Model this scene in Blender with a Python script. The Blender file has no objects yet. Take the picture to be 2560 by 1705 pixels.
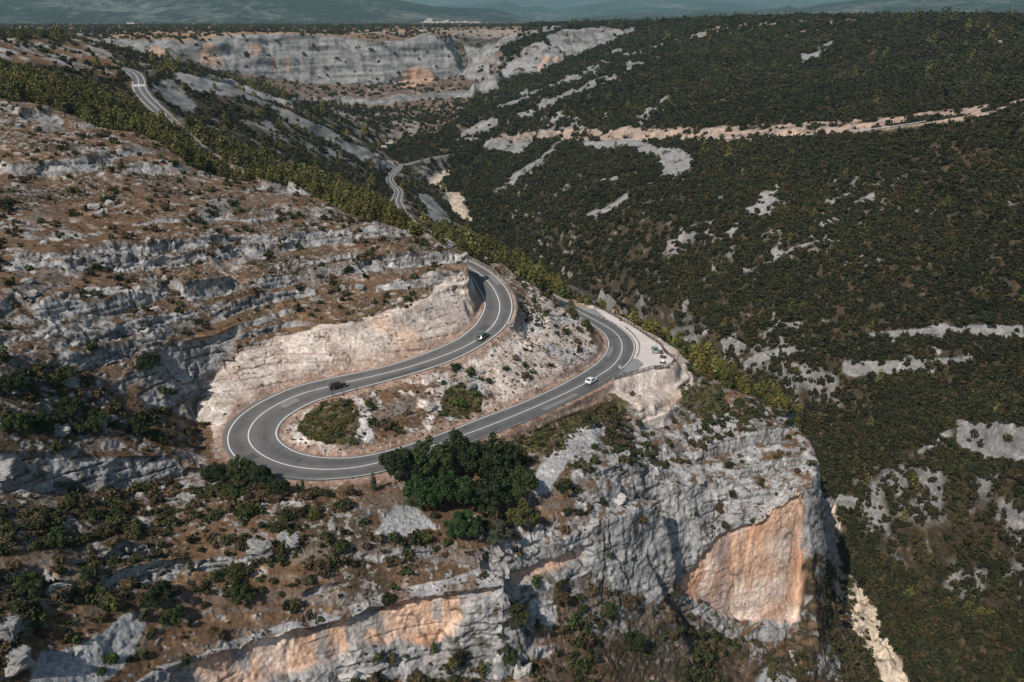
import bpy, math, random, time
import numpy as np
from mathutils import Vector, Matrix
from mathutils.geometry import delaunay_2d_cdt
T0 = time.time()
scene = bpy.context.scene
COL = scene.collection
RNG = np.random.default_rng(7)
random.seed(7)
def log(*a): print('[%5.1fs]' % (time.time() - T0), *a, flush=True)

# ------------------------------------------------------------------ camera, sky, sun, exposure
PITCH = math.radians(22.0)
CAM_Z = 100.0
FPX = 1990.0
cam_data = bpy.data.cameras.new('camera')
cam = bpy.data.objects.new('camera', cam_data)
COL.objects.link(cam)
cam.location = (0, 0, CAM_Z)
cam.rotation_euler = (math.radians(90) - PITCH, 0, 0)
cam_data.sensor_width = 36.0
cam_data.lens = 36.0 * FPX / 2560.0
cam_data.clip_start = 1.0
cam_data.clip_end = 60000.0
scene.camera = cam

SUN_AZ = math.radians(217.0)     # compass bearing of the sun (from +Y clockwise)
SUN_EL = math.radians(46.0)
world = bpy.data.worlds.new('World')
scene.world = world
world.use_nodes = True
wn = world.node_tree
wn.nodes.clear()
sky = wn.nodes.new('ShaderNodeTexSky')
sky.sky_type = 'NISHITA'
sky.sun_disc = False
sky.sun_elevation = SUN_EL
sky.sun_rotation = SUN_AZ
bg = wn.nodes.new('ShaderNodeBackground')
bg.inputs['Strength'].default_value = 0.066
wo = wn.nodes.new('ShaderNodeOutputWorld')
wn.links.new(sky.outputs[0], bg.inputs['Color'])
wn.links.new(bg.outputs[0], wo.inputs['Surface'])
sun_data = bpy.data.lights.new('sun', 'SUN')
sun_data.energy = 4.4
sun_data.angle = math.radians(0.55)
sun_data.color = (1.0, 0.93, 0.84)
sun = bpy.data.objects.new('sun', sun_data)
COL.objects.link(sun)
sdir = Vector((math.sin(SUN_AZ) * math.cos(SUN_EL), math.cos(SUN_AZ) * math.cos(SUN_EL), math.sin(SUN_EL)))
sun.rotation_euler = sdir.to_track_quat('Z', 'Y').to_euler()
sun.location = (-200, -100, 400)
scene.view_settings.view_transform = 'Standard'
scene.view_settings.look = 'None'
scene.view_settings.exposure = 0.0
scene.view_settings.gamma = 1.0
scene.cycles.max_bounces = 4
scene.cycles.diffuse_bounces = 2
scene.cycles.volume_bounces = 0
scene.cycles.use_fast_gi = False
scene.cycles.use_denoising = True

# ------------------------------------------------------------------ surveying helpers
CP, SP = math.cos(PITCH), math.sin(PITCH)
def ray(px, py):
    a = (px - 1280.0) / FPX; b = -(py - 852.5) / FPX
    return a, CP + b * SP, -SP + b * CP
def WZ(px, py, z):
    d = ray(px, py); t = (z - CAM_Z) / d[2]
    return (d[0] * t, d[1] * t, z)
def WR(px, py, r):
    d = ray(px, py); t = r / math.hypot(d[0], d[1])
    return (d[0] * t, d[1] * t, CAM_Z + d[2] * t)
def project(x, y, z):
    dep = y * CP - (z - CAM_Z) * SP
    up = y * SP + (z - CAM_Z) * CP
    return 1280 + FPX * x / dep, 852.5 - FPX * up / dep, dep

def smooth(e0, e1, v):
    t = np.clip((v - e0) / (e1 - e0), 0, 1)
    return t * t * (3 - 2 * t)

# ------------------------------------------------------------------ noise (numpy, 3D value-gradient lattice)
_perm = RNG.permutation(4096).astype(np.int32)
_val = (RNG.random(4096).astype(np.float32) * 2 - 1)
def vnoise(x, y, z):
    xi = np.floor(x); yi = np.floor(y); zi = np.floor(z)
    fx = (x - xi).astype(np.float32); fy = (y - yi).astype(np.float32); fz = (z - zi).astype(np.float32)
    xi = xi.astype(np.int32); yi = yi.astype(np.int32); zi = zi.astype(np.int32)
    fx = fx * fx * (3 - 2 * fx); fy = fy * fy * (3 - 2 * fy); fz = fz * fz * (3 - 2 * fz)
    def h(a, b, c):
        k = _perm[(a * 1) & 4095]
        k = _perm[(k + b * 7) & 4095]
        return _val[_perm[(k + c * 13) & 4095]]
    out = None
    r = []
    for dz in (0, 1):
        for dy in (0, 1):
            v0 = h(xi, yi + dy, zi + dz); v1 = h(xi + 1, yi + dy, zi + dz)
            r.append(v0 + (v1 - v0) * fx)
    a = r[0] + (r[1] - r[0]) * fy
    b = r[2] + (r[3] - r[2]) * fy
    return a + (b - a) * fz
def fbm(x, y, z, scale, octs=3, gain=0.5, lac=2.03, seed=0.0):
    f = 1.0 / scale; amp = 1.0; tot = 0.0; s = 0.0
    for o in range(octs):
        s = s + amp * vnoise(x * f + seed + o * 17.3, y * f + seed * 1.7 - o * 9.1, z * f + seed * 0.3 + o * 3.7)
        tot += amp; amp *= gain; f *= lac
    return s / tot          # about -1..1, sd ~0.35
def ridged(x, y, z, scale, octs=3, seed=0.0):
    f = 1.0 / scale; amp = 1.0; tot = 0.0; s = 0.0
    for o in range(octs):
        n = vnoise(x * f + seed + o * 11.3, y * f + seed * 1.3 - o * 5.1, z * f + seed * 0.7 + o * 2.7)
        s = s + amp * (1 - np.abs(n) * 2); tot += amp; amp *= 0.5; f *= 2.1
    return s / tot

# ------------------------------------------------------------------ roads
def resample(pts, step):
    """Catmull-Rom through 3D points, resampled every step metres."""
    P = np.array(pts, float)
    P = np.vstack([2 * P[0] - P[1], P, 2 * P[-1] - P[-2]])
    out = []
    for i in range(1, len(P) - 2):
        p0, p1, p2, p3 = P[i - 1], P[i], P[i + 1], P[i + 2]
        t01 = max(np.linalg.norm(p1 - p0), 1e-3) ** 0.5; t12 = max(np.linalg.norm(p2 - p1), 1e-3) ** 0.5; t23 = max(np.linalg.norm(p3 - p2), 1e-3) ** 0.5
        m1 = (p2 - p1) + t12 * ((p1 - p0) / t01 - (p2 - p0) / (t01 + t12))
        m2 = (p2 - p1) + t12 * ((p3 - p2) / t23 - (p3 - p1) / (t12 + t23))
        n = 24
        for k in range(n):
            t = k / n
            out.append((2 * t**3 - 3 * t**2 + 1) * p1 + (t**3 - 2 * t**2 + t) * m1 + (-2 * t**3 + 3 * t**2) * p2 + (t**3 - t**2) * m2)
    out.append(P[-2])
    out = np.array(out)
    d = np.r_[0, np.cumsum(np.linalg.norm(np.diff(out, axis=0), axis=1))]
    s = np.linspace(0, d[-1], max(2, int(d[-1] / step) + 1))
    return np.stack([np.interp(s, d, out[:, k]) for k in range(3)], 1)
def gsm(a, n):
    k = np.exp(-0.5 * (np.arange(-3 * n, 3 * n + 1) / n) ** 2); k /= k.sum()
    p = np.pad(a, [(3 * n, 3 * n)] + [(0, 0)] * (a.ndim - 1), mode='edge')
    if a.ndim == 1: return np.convolve(p, k, 'valid')
    return np.stack([np.convolve(p[:, i], k, 'valid') for i in range(a.shape[1])], 1)

# the bend's centre line as seen, then its hidden continuations as world points
C_PIX = [(1163,661),(1196,682),(1217,700),(1238,728),(1249,758),(1249,777),(1241,801),(1227,821),(1213,832),(1187,853),(1150,872),(1106,890),(1065,904),(1024,917),(942,938),(851,959),
         (819,967),(754,984),(692,1011),(647,1040),(626,1065),(619,1088),(626,1113),(647,1132),(683,1152),(736,1167),(808,1174),(879,1170),(940,1158),(1043,1127),(1131,1097),
         (1215,1067),(1307,1030),(1396,991),(1461,959),(1493,941),(1525,920),(1546,897),(1555,872),(1553,853),(1541,834),(1515,815),(1467,789),(1420,764),(1372,744)]
E_OUT = [(1165,649),(1196,665),(1224,683),(1252,706),(1269,728),(1279,753),(1280,772),(1273,795),(1259,816),(1238,838),(1218,851),(1167,882),(1116,906),(1004,941),(902,968),
         (861,979),(790,1000),(736,1025),(701,1051),(689,1072),(689,1091),(701,1111),(733,1131),(772,1141),(835,1146),(897,1141),(940,1135),(1032,1108),(1124,1076),(1215,1039),
         (1307,1005),(1399,963),(1456,930),(1494,904),(1515,880),(1522,866),(1520,851),(1508,834),(1481,813)]
E_IN = [(1182,700),(1196,715),(1209,739),(1214,760),(1210,780),(1196,805),(1179,825),(1161,840),(1126,859),(1065,884),(987,911),(902,931),(835,943),(754,962),(692,987),(629,1020),
        (594,1047),(574,1075),(569,1099),(576,1122),(592,1145),(603,1154),(650,1178),(701,1190),(754,1198),(844,1196),(935,1184),(1004,1167),(1120,1126),(1234,1083),(1330,1047),
        (1422,1003),(1480,976),(1510,959),(1537,938),(1563,916),(1579,896),(1586,872),(1586,856),(1570,834),(1546,815),(1522,799),(1503,791),(1456,773),(1374,740)]
def main_z():
    """a steady 7 % grade along the bend: 22.3 m at the rock corner to -6.6 m where it leaves behind the spur"""
    z = np.linspace(22.3, -6.6, len(C_PIX))
    for _ in range(6):
        P = np.array([WZ(p[0], p[1], zz) for p, zz in zip(C_PIX, z)])
        d = np.r_[0, np.cumsum(np.linalg.norm(np.diff(P[:, :2], axis=0), axis=1))]
        z = np.interp(d, [0, 50, 125, 185, 240, 330, d[-1]], [22.3, 17.6, 13.2, 8.6, 4.4, -2.4, -6.6])
    return [(p[0], p[1], zz) for p, zz in zip(C_PIX, z)]
C_MAIN = main_z()
F1 = [WR(425,300,470), WR(392,270,480), WR(366,246,505), WR(349,222,530), WR(346,203,548), WR(340,188,572), WR(322,176,600), WR(300,169,640)]
hid_up = [(-176,431,47.5),(-150,412,31),(-112,375,23.5),(-78,340,19.5),(-48,308,19.3),(-28,284,21.4)]
hid_dn = [(8,330,-7.2),(-8,362,-8),(-30,400,-9),(-58,455,-10.5),(-76,520,-12)]
VR = [WR(996,478,575), WR(978,458,620), WR(974,446,650), WR(985,430,680), WR(1010,413,718), WR(1060,400,745), WR(1100,391,765), WR(1150,385,790), WR(1190,383,800)]
main_pts = F1[::-1] + [p for p in hid_up[1:]] + [WZ(*p) for p in C_MAIN] + hid_dn + VR
ROAD = resample(main_pts, 1.0)
ROAD[:, 2] = gsm(ROAD[:, 2], 6)
ROAD[:, :2] = gsm(ROAD[:, :2], 2)
F2P = [WR(1270,352,900), WR(1400,352,810), WR(1500,350,760), WR(1650,350,705), WR(1850,346,645), WR(2000,341,605), WR(2100,334,585), WR(2200,324,570),
       WR(2300,312,558), WR(2370,298,550), WR(2430,287,545), WR(2560,258,540), WR(2700,235,545)]
ROAD2 = resample(F2P, 1.5)
ROAD2[:, 2] = gsm(ROAD2[:, 2], 20)

def tangents(P):
    t = np.gradient(P[:, :2], axis=0); return t / np.linalg.norm(t, axis=1)[:, None]
TAN = tangents(ROAD); NRM = np.stack([-TAN[:, 1], TAN[:, 0]], 1)       # left-hand normal
def edge_world(E):
    cp = np.array([project(*p)[:2] for p in ROAD]); out = []
    for (ex, ey) in E:
        # z of the nearest centre sample among those in the visible bend
        d = (cp[:, 0] - ex) ** 2 + (cp[:, 1] - ey) ** 2
        out.append(WZ(ex, ey, ROAD[np.argmin(d), 2]))
    return np.array(out)
def widths(E, default=3.6):
    """distance from the centre line to the edge polyline, per centre sample (signed by the left normal)"""
    W = edge_world(E); n = len(ROAD)
    dd = np.full(n, np.nan)
    seg = W[1:, :2] - W[:-1, :2]
    for i in range(n):
        o = ROAD[i, :2]; dvec = NRM[i]
        den = dvec[0] * seg[:, 1] - dvec[1] * seg[:, 0]
        q = W[:-1, :2] - o
        with np.errstate(all='ignore'):
            t = (q[:, 0] * seg[:, 1] - q[:, 1] * seg[:, 0]) / den
            u = (q[:, 0] * dvec[1] - q[:, 1] * dvec[0]) / den
        ok = (u >= 0) & (u <= 1) & (np.abs(t) < 9) & (np.abs(t) > 1.2)
        if ok.any():
            tt = t[ok]; dd[i] = tt[np.argmin(np.abs(tt))]
    return dd
_wa, _wb = widths(E_OUT), widths(E_IN)
def clean(side, a, b):
    v = np.where(np.sign(a) == side, np.abs(a), np.nan)
    v2 = np.where(np.sign(b) == side, np.abs(b), np.nan)
    v = np.where(np.isnan(v), v2, v)
    v[np.isnan(v)] = 3.3
    return gsm(np.clip(v, 2.9, 7.0), 4)
WL, WRT = clean(1, _wa, _wb), clean(-1, _wa, _wb)
_nar = np.clip((np.arange(len(ROAD)) - 1000) / 60.0, 0, 1); WL = WL - _nar * 0.7; WRT = WRT - _nar * 0.7       # line distance left / right of the centre
SHO = 0.55                                              # asphalt outside the painted lines

# ------------------------------------------------------------------ the lie of the land: surveyed lines joined into a triangle net
LINES = []
def LZ(*p): LINES.append([WZ(*q) for q in p])
def LR(*p): LINES.append([WR(*q) for q in p])
def LW(*p): LINES.append([tuple(map(float, q)) for q in p])
def px_az(px, py): d = ray(px, py); return math.atan2(d[0], d[1])
def LFOOT(lip, foot, dr):
    """the foot of a wall: as seen, standing dr metres in front of the lip above it"""
    a = [px_az(p[0], p[1]) for p in lip]; r = [p[2] for p in lip]
    LR(*[(p[0], p[1], float(np.interp(px_az(p[0], p[1]), a, r)) - (p[2] if len(p) > 2 else dr)) for p in foot])
def az_pt(azd, r, z): a = math.radians(azd); return (r * math.sin(a), r * math.cos(a), z)
# crest of the near hill and what lies behind it
LR((-500,225,400),(0,248,375),(91,263,372),(219,303,365),(329,321,352),(402,350,345),(475,405,335),(548,434,328),(639,449,322),(730,464,315),(803,504,303),(860,537,295),
   (950,560,285),(1000,577,279),(1069,600,271),(1130,624,260),(1163,638,249))
LR((-500,160,480),(0,185,460),(150,215,450),(300,280,455),(370,310,440),(480,345,445))
LR((-500,110,560),(0,112,540),(150,140,540),(250,175,560),(300,210,545),(330,235,518))
LR((-500,95,700),(0,96,680),(100,93,720),(200,97,760),(270,125,740),(300,150,700))
LR((210,110,900),(330,128,950),(400,152,1000))
LR((560,330,500),(700,420,470),(820,500,420))
LR((700,350,560),(850,440,520),(950,510,450))
LR((427,186,615),(500,200,625),(584,219,640),(660,250,650),(730,270,660),(800,305,668),(860,338,680),(930,375,688),(985,406,705))
LR((430,212,600),(584,240,628),(730,300,645),(860,375,662),(950,425,668))
LR((470,240,570),(600,300,560),(760,380,560),(880,440,560))
# behind the spur: the slope up to the terrace under the far cliff
LR((560,200,900),(730,240,960),(800,260,940),(850,290,900),(930,340,860),(1000,372,850))
LR((640,222,1060),(760,240,1100),(900,246,1120),(1040,238,1140),(1180,226,1160))
LR((700,262,1030),(900,280,1030),(1060,275,1060),(1180,250,1100))
LR((820,300,930),(1000,320,960),(1130,290,1020))
# far cliff: foot and rim
LR((190,114,1052),(255,126,1064),(330,136,1075),(400,152,1105),(520,178,1150),(610,193,1175),(700,205,1200),(830,212,1225),(890,215,1235),(960,210,1245),(1040,204,1270),(1100,200,1285),(1153,195,1300),(1175,190,1330))
LR((201,92,1100),(310,101,1140),(431,98,1165),(511,94,1190),(570,83,1210),(650,80,1225),(727,81,1238),(800,84,1250),(860,88,1260),(920,98,1262),(980,98,1272),(1033,92,1290),(1055,82,1300),
   (1084,86,1310),(1110,105,1315),(1128,122,1318),(1150,170,1325),(1165,188,1335))
# ledges behind and above it, up to the plateau
LR((1090,78,1450),(1130,88,1430),(1160,105,1420),(1185,128,1400),(1205,150,1390),(1220,170,1370))
LR((1150,72,1650),(1200,78,1600),(1250,92,1500),(1290,80,1560),(1340,68,1700))
LR((201,80,1350),(500,74,1500),(860,72,1600),(1100,70,1700))
LR((0,80,1200),(120,84,1150),(190,90,1120))
LR((-500,66,2600),(0,64,2600),(600,63,2600),(1200,63,2600),(1400,60,2600))
# right wall of the far canyon
LR((1195,205,1250),(1215,225,1180),(1252,197,1210),(1300,190,1200),(1361,175,1215),(1453,139,1280),(1507,113,1330),(1560,90,1380),(1591,76,1420))
LR((1225,185,1240),(1262,165,1235),(1290,140,1245),(1317,120,1260),(1370,92,1290),(1420,75,1330),(1500,70,1380),(1591,69,1430))
LR((1182,128,1300),(1230,108,1330),(1300,88,1370),(1345,72,1420),(1405,64,1500))
# pinnacle beside the gap
LR((1183,222,1130),(1190,180,1140),(1215,164,1145),(1235,176,1142),(1250,215,1130),(1225,237,1120))
# slope of the right side, row by row outwards from the stream
LR((1190,250,1090),(1300,225,1080),(1400,195,1100),(1500,165,1120),(1600,130,1150),(1700,100,1200),(1850,90,1200))
LR((1165,290,980),(1260,270,960),(1350,235,980),(1450,205,1000),(1600,165,1020),(1750,130,1060),(2000,100,1100))
LR((1120,350,850),(1230,330,830),(1300,300,850),(1420,270,860),(1550,230,890),(1750,190,900),(2000,160,920),(2300,140,900),(2560,130,870),(3000,130,850))
LR((1240,352,905),(1330,342,850),(1500,325,790),(1650,318,745),(1850,300,700),(2000,295,665),(2150,290,635),(2300,275,615),(2430,262,590),(2560,235,575),(3000,190,570))
LR((1560,68,1450),(1640,60,1400),(1700,56,1340),(1850,50,1250),(2100,46,1150),(2300,45,1100),(2560,47,1050),(3000,47,1000))
LR((1800,56,1700),(2560,52,1600),(3000,52,1600))
LR((1240,375,820),(1350,380,760),(1500,385,700),(1700,380,640),(1900,372,585),(2100,360,555),(2300,345,530),(2560,300,515),(3000,260,515))
LR((1200,450,720),(1400,450,640),(1600,450,580),(1800,450,535),(2050,450,500),(2300,450,480),(2560,430,470),(3000,400,470))
LR((1250,520,640),(1400,540,560),(1600,560,505),(1800,580,462),(2050,590,438),(2300,600,425),(2560,600,418),(3000,600,415))
LR((1300,600,580),(1450,640,520),(1600,680,470),(1800,720,425),(1950,760,400),(2200,770,382),(2400,790,375),(2560,800,372),(3000,800,370))
LR((1500,705,474),(1600,740,450),(1750,800,412),(1880,860,382),(1960,880,370),(2100,880,358),(2300,870,352),(2560,850,350))
LR((1880,900,385),(2000,915,362),(2130,905,354),(2400,890,342),(2560,880,335))
LR((2130,940,352),(2300,935,342),(2470,925,335))
LR((1980,1020,360),(2150,1030,340),(2300,1020,322),(2450,1030,310),(2560,1050,300),(3000,1100,290))
LR((2080,1150,330),(2250,1160,305),(2400,1180,290),(2560,1190,278))
LR((2050,1230,318),(2170,1250,305),(2350,1300,288),(2560,1330,275),(3000,1400,270))
LR((2120,1300,305),(2200,1380,296),(2350,1500,278),(2560,1550,260),(3000,1600,250))
LR((2300,1560,262),(2380,1705,248),(2560,1705,242),(3000,1705,235))
# stream bed
RIVER = resample([WR(1235,212,1190), WR(1190,245,1120), WR(1150,290,1000), WR(1060,345,910), WR(985,364,885), WR(955,376,850), WR(1000,405,800), (-66,755,-34), WR(1105,436,735), WR(1085,465,705), WR(1130,478,680), WR(1145,510,645),
          WR(1165,548,615), (-12,575,-55), (38,500,-64), (78,430,-74), (103,360,-84), (116,310,-93), WZ(2045,1345,-98), WZ(2050,1420,-100), WZ(2105,1480,-102), WZ(2140,1530,-103.5), WZ(2165,1600,-104.5), WZ(2235,1705,-106), (120,165,-108), (108,110,-110), (95,55,-112)], 3.0)
RIVER[:, 2] = gsm(RIVER[:, 2], 4)
# left slope of the near hill, columns of points
LR((-500,400,330),(0,400,312),(200,420,308),(400,450,300),(600,520,280),(800,575,265),(950,605,262),(1080,630,256))
LR((-500,560,250),(0,560,248),(200,580,245),(400,600,240),(600,620,240),(800,650,240),(950,665,240),(1100,680,238),(1160,685,236))
LR((-500,720,205),(0,720,205),(200,730,205),(400,735,208),(560,735,214),(700,725,222),(850,715,228),(1000,705,232),(1110,695,232))
LR((-500,880,178),(0,880,176),(200,880,180),(350,870,186),(500,840,194),(620,800,204),(740,770,213),(850,755,219),(960,735,223),(1040,720,226))
LR((-500,1050,155),(0,1050,157),(200,1040,164),(350,1010,176),(450,965,184.5))
LZ((490,1000,15.8),(490,1060,13.0),(505,1100,11.8))
LR((-500,1140,149),(0,1145,150.5),(150,1150,153),(300,1150,155.5),(430,1145,159),(500,1150,161.5))
LR((-500,1245,148.2),(0,1245,149.2),(150,1240,151.6),(300,1228,154),(430,1205,157.2),(520,1190,159))
LR((-500,1400,128),(0,1400,129),(200,1360,134),(400,1330,138),(600,1300,136.5),(800,1310,132.5))
LR((-500,1550,114),(0,1550,115),(200,1510,119),(400,1470,122.5),(600,1440,124),(800,1430,124),(1000,1400,129),(1200,1380,133.5))
LR((-500,1705,104.5),(0,1705,105.5),(150,1690,107.5),(300,1660,110),(450,1600,115.3),(600,1550,118),(750,1510,120.5),(900,1470,123.5),(1050,1440,126.5),(1200,1420,129),(1262,1425,130.5))
# cliff under the big ledge: lip and foot
LIP1 = [(250,1760,103.5),(330,1720,106),(380,1700,107.3),(451,1668,109.3),(550,1640,111),(600,1632,112.3),(640,1606,113),(690,1602,114.2),(733,1580,114.8),(790,1576,116),(850,1554,117),(880,1550,118),(923,1524,119.3),(975,1520,120.5),(1033,1500,121.5),(1075,1502,122.4),(1120,1486,123),(1180,1478,124),(1264,1467,125.5)]
LR(*LIP1)
LFOOT(LIP1, [(250,1800),(330,1790),(451,1765),(560,1730),(697,1695),(770,1670),(843,1645),(887,1610),(997,1603),(1107,1612),(1180,1608),(1240,1600)], 1.8)
LR((887,1705,113.5),(1000,1705,115.5),(1107,1705,117.5),(1250,1705,121),(1350,1650,128))
LFOOT(LIP1, [(600,1800),(800,1760)], 4.5)
# gully, slabs right of it
LR((1250,1475,131),(1260,1480,132.5))
LR((1270,1400,134.5),(1300,1385,138.5),(1400,1350,146),(1492,1306,154),(1580,1280,161),(1657,1258,169))
LIP2 = [(1275,1440,133),(1330,1422,138.5),(1400,1392,144.5),(1458,1370,150),(1520,1372,155)]
LR(*LIP2, (1600,1360,163))
LFOOT(LIP2, [(1280,1482),(1330,1455),(1400,1420),(1458,1400)], 0.7)
LR((1300,1540,132.5),(1400,1500,140),(1470,1480,146),(1521,1471,151),(1613,1482,159.5),(1660,1500,163))
LR((1320,1620,127),(1450,1600,136),(1560,1590,146.5),(1640,1590,154))
LR((1350,1705,122),(1500,1705,131),(1620,1705,142),(1750,1705,157),(1840,1705,170))
LR((1150,1250,149),(1300,1230,152),(1400,1220,156),(1500,1190,165),(1600,1160,177))
LR((900,1290,134),(1050,1310,136),(1200,1320,139),(1330,1310,145.5))
# promontory: top, rim, lip and foot of the orange wall
LZ((1600,1010,-0.5),(1700,985,-3),(1760,965,-5.5),(1800,958,-7))
LZ((1600,1090,-8),(1700,1060,-9.5),(1800,1020,-9.5),(1893,991,-11))
LZ((1640,1160,-13),(1690,1130,-13),(1725,1108,-13.5),(1820,1080,-13),(1919,1042,-13),(1958,1020,-13),(1995,1060,-15.5),(2028,1107,-16),(2044,1160,-18.5))
LR((1600,1200,177),(1700,1220,185),(1800,1200,197),(1900,1180,207),(2000,1160,213))
LIP3 = [(1640,1400,171),(1715,1384,179),(1728,1392,180.6),(1750,1362,182.3),(1775,1360,185),(1792,1338,186.2),(1828,1332,190),(1850,1308,191),(1885,1306,194.6),(1893,1290,194.3),(1925,1292,197.8),(1938,1272,198),(1968,1268,200.8),(1982,1246,202),(2004,1240,204),(2035,1205,209)]
LR(*LIP3)
LFOOT(LIP3, [(1690,1480),(1760,1512),(1850,1545),(1930,1552),(1985,1550),(2012,1400,2.5),(2025,1310,1.5)], 4.0)
LFOOT(LIP3, [(1640,1520,6.0),(1700,1545,7.0),(1760,1590,9),(1850,1605,9.5),(1960,1605,8.5)], 5)
LR((2040,1590,203),(2075,1560,222),(2060,1450,235))
LR((1900,1705,177),(2000,1705,190),(2100,1705,208),(2130,1600,234),(2080,1500,250),(2045,1420,265))
LZ((2075,1250,-60),(2100,1300,-85))
# valley side behind the spur and the promontory (out of sight)
LW((98,245,-24),(104,262,-55),(110,285,-85))
LW((60,275,-12),(78,300,-45),(98,330,-78))
LW((35,330,-22),(55,365,-45),(85,395,-70))
LW((0,400,-22),(25,440,-40),(50,470,-58))
LW((-35,470,-22),(-15,520,-40),(-6,535,-47))
LW((-55,560,-25),(-40,600,-42))
# rim of the lay-by and the road spur
LZ((1400,745,-6.5),(1445,748,-5),(1489,762,-2.5),(1545,782,-1.5),(1600,812,-0.8),(1650,842,-0.6),(1690,872,-1.2),(1715,900,-2.2),(1730,940,-4.5))
LZ((1500,779,-1.6),(1552,803,-0.3),(1600,831,0.4),(1645,863,0.9),(1661,884,1.1),(1685,903,1.2),(1672,927,1.5),(1600,940,1.9),(1537,955,2.6))
LZ((1200,655,18.5),(1252,668,17),(1307,706,14),(1361,735,10),(1400,760,7.5),(1434,777,6.5),(1471,812,5.8),(1483,848,5.2),(1479,868,5),(1455,885,6),(1400,908,8),(1300,938,9.5),
   (1230,958,10),(1150,990,10.4),(1080,1020,10.8),(1000,1055,11.6),(900,1078,12.6),(800,1095,13.2))
LZ((1325,790,12.5),(1310,850,12))
LZ((1180,648,19.5),(1215,658,18.8))
LW((5,285,12),(12,300,-1))
# outside of the lower road
LR((615,1200,152),(720,1235,144.5),(850,1245,140.5),(1000,1215,147),(1100,1190,154),(1230,1130,165),(1330,1090,175),(1450,1040,191),(1520,1000,203),(1580,975,213),(1650,960,221),(1710,957,226))
# top of the white road cutting
CUT = [(520,1045,13.2),(519,1016,14.8),(524,973,17),(548,929,19.6),(600,895,21.5),(640,872,22.5),(694,845,23.5),(767,827,24.5),(830,815,25),(880,806,25),(941,794,25.3),(1000,782,25.6),(1033,768,25.8),(1084,735,26.6),(1128,712,27.6),(1172,704,27.8)]
LZ(*CUT)
LZ((1172,704,27.8),(1174,690,28.3),(1170,665,29),(1166,645,30.2))
LW((-19.5,258,30),(-27,272,30),(-38,286,31),(-60,300,33))
# ring round the whole
LW(*[az_pt(a, 58, z) for a, z in ((-63,15),(-50,14),(-35,10),(-20,0),(-5,-20),(10,-45),(25,-80),(40,-90),(50,-80),(63,-60))])
for a, zz in ((-63,82),(-40,82),(-20,82),(0,82),(25,86),(63,90)): LW(az_pt(a, 3500, zz), az_pt(a, 9000, zz - 5))
LW(*[az_pt(a, 9000, 78) for a in (-63,-45,-30,-10,10,30,45,63)])
for a, rz in ((-63, ((90,16),(150,26),(220,45),(320,60),(420,75),(700,92),(1200,88),(2200,84))),
              (63, ((120,-70),(200,-60),(290,-30),(360,-5),(450,20),(560,62),(700,80),(1000,100),(1600,96)))):
    LW(*[az_pt(a, r, z) for r, z in rz])

# road edges join the net so that cuttings and banks start there
def road_edge(P, wl, wr, step, i0=0, i1=None):
    T = tangents(P); N = np.stack([-T[:, 1], T[:, 0]], 1); i1 = i1 or len(P)
    idx = np.arange(i0, i1, step)
    for sgn, w in ((1, wl), (-1, wr)):
        q = P[idx, :2] + sgn * N[idx] * (w[idx, None])
        LINES.append([(q[k, 0], q[k, 1], P[idx[k], 2]) for k in range(len(idx))])
SH_L = np.full(len(ROAD), 1.6); SH_R = np.full(len(ROAD), 1.6)
road_edge(ROAD, WL + SH_L, WRT + SH_R, 5)
_w2 = np.full(len(ROAD2), 4.6)
road_edge(ROAD2, _w2, _w2, 8)
_wr = np.full(len(RIVER), 3.5)
road_edge(RIVER, _wr, _wr, 5)

def build_net():
    vs, es = [], []
    seen = {}
    for L in LINES:
        prev = None
        for (x, y, z) in L:
            key = (round(x, 1), round(y, 1))
            if key not in seen:
                seen[key] = len(vs); vs.append((math.atan2(x, y), math.log(math.hypot(x, y)), z))
            i = seen[key]
            if prev is not None and prev != i: es.append((prev, i))
            prev = i
    V2 = [Vector((v[0], v[1])) for v in vs]
    r = delaunay_2d_cdt(V2, es, [], 0, 1e-5)
    ov, oe, of, orig_v, orig_e = r[0], r[1], r[2], r[3], r[4]
    P = np.array([(v.x, v.y) for v in ov]); Z = np.zeros(len(ov)); new = []
    for i, o in enumerate(orig_v):
        if len(o): Z[i] = np.mean([vs[k][2] for k in o])
        else: new.append(i)
    # crossings: take the height along one of the crossing lines
    E0 = np.array([[vs[a][0], vs[a][1], vs[a][2], vs[b][0], vs[b][1], vs[b][2]] for a, b in es])
    for i in new:
        p = P[i]; a = E0[:, :2]; d = E0[:, 3:5] - a
        t = np.clip(((p - a) * d).sum(1) / np.maximum((d * d).sum(1), 1e-12), 0, 1)
        q = a + d * t[:, None]; dist = ((q - p) ** 2).sum(1); k = np.argsort(dist)[:2]
        Z[i] = np.mean([E0[j, 2] + t[j] * (E0[j, 5] - E0[j, 2]) for j in k])
    if new: log('net crossings:', len(new), [tuple(np.round((math.exp(P[i][1]) * math.sin(P[i][0]), math.exp(P[i][1]) * math.cos(P[i][0]), Z[i]), 0)) for i in new][:60])
    return P, Z, [f for f in of]
NA, NU = 1260, 2400
A0, A1 = math.radians(-59.0), math.radians(59.0)
U0, U1 = math.log(62.0), math.log(8500.0)
BASE = None
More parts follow.
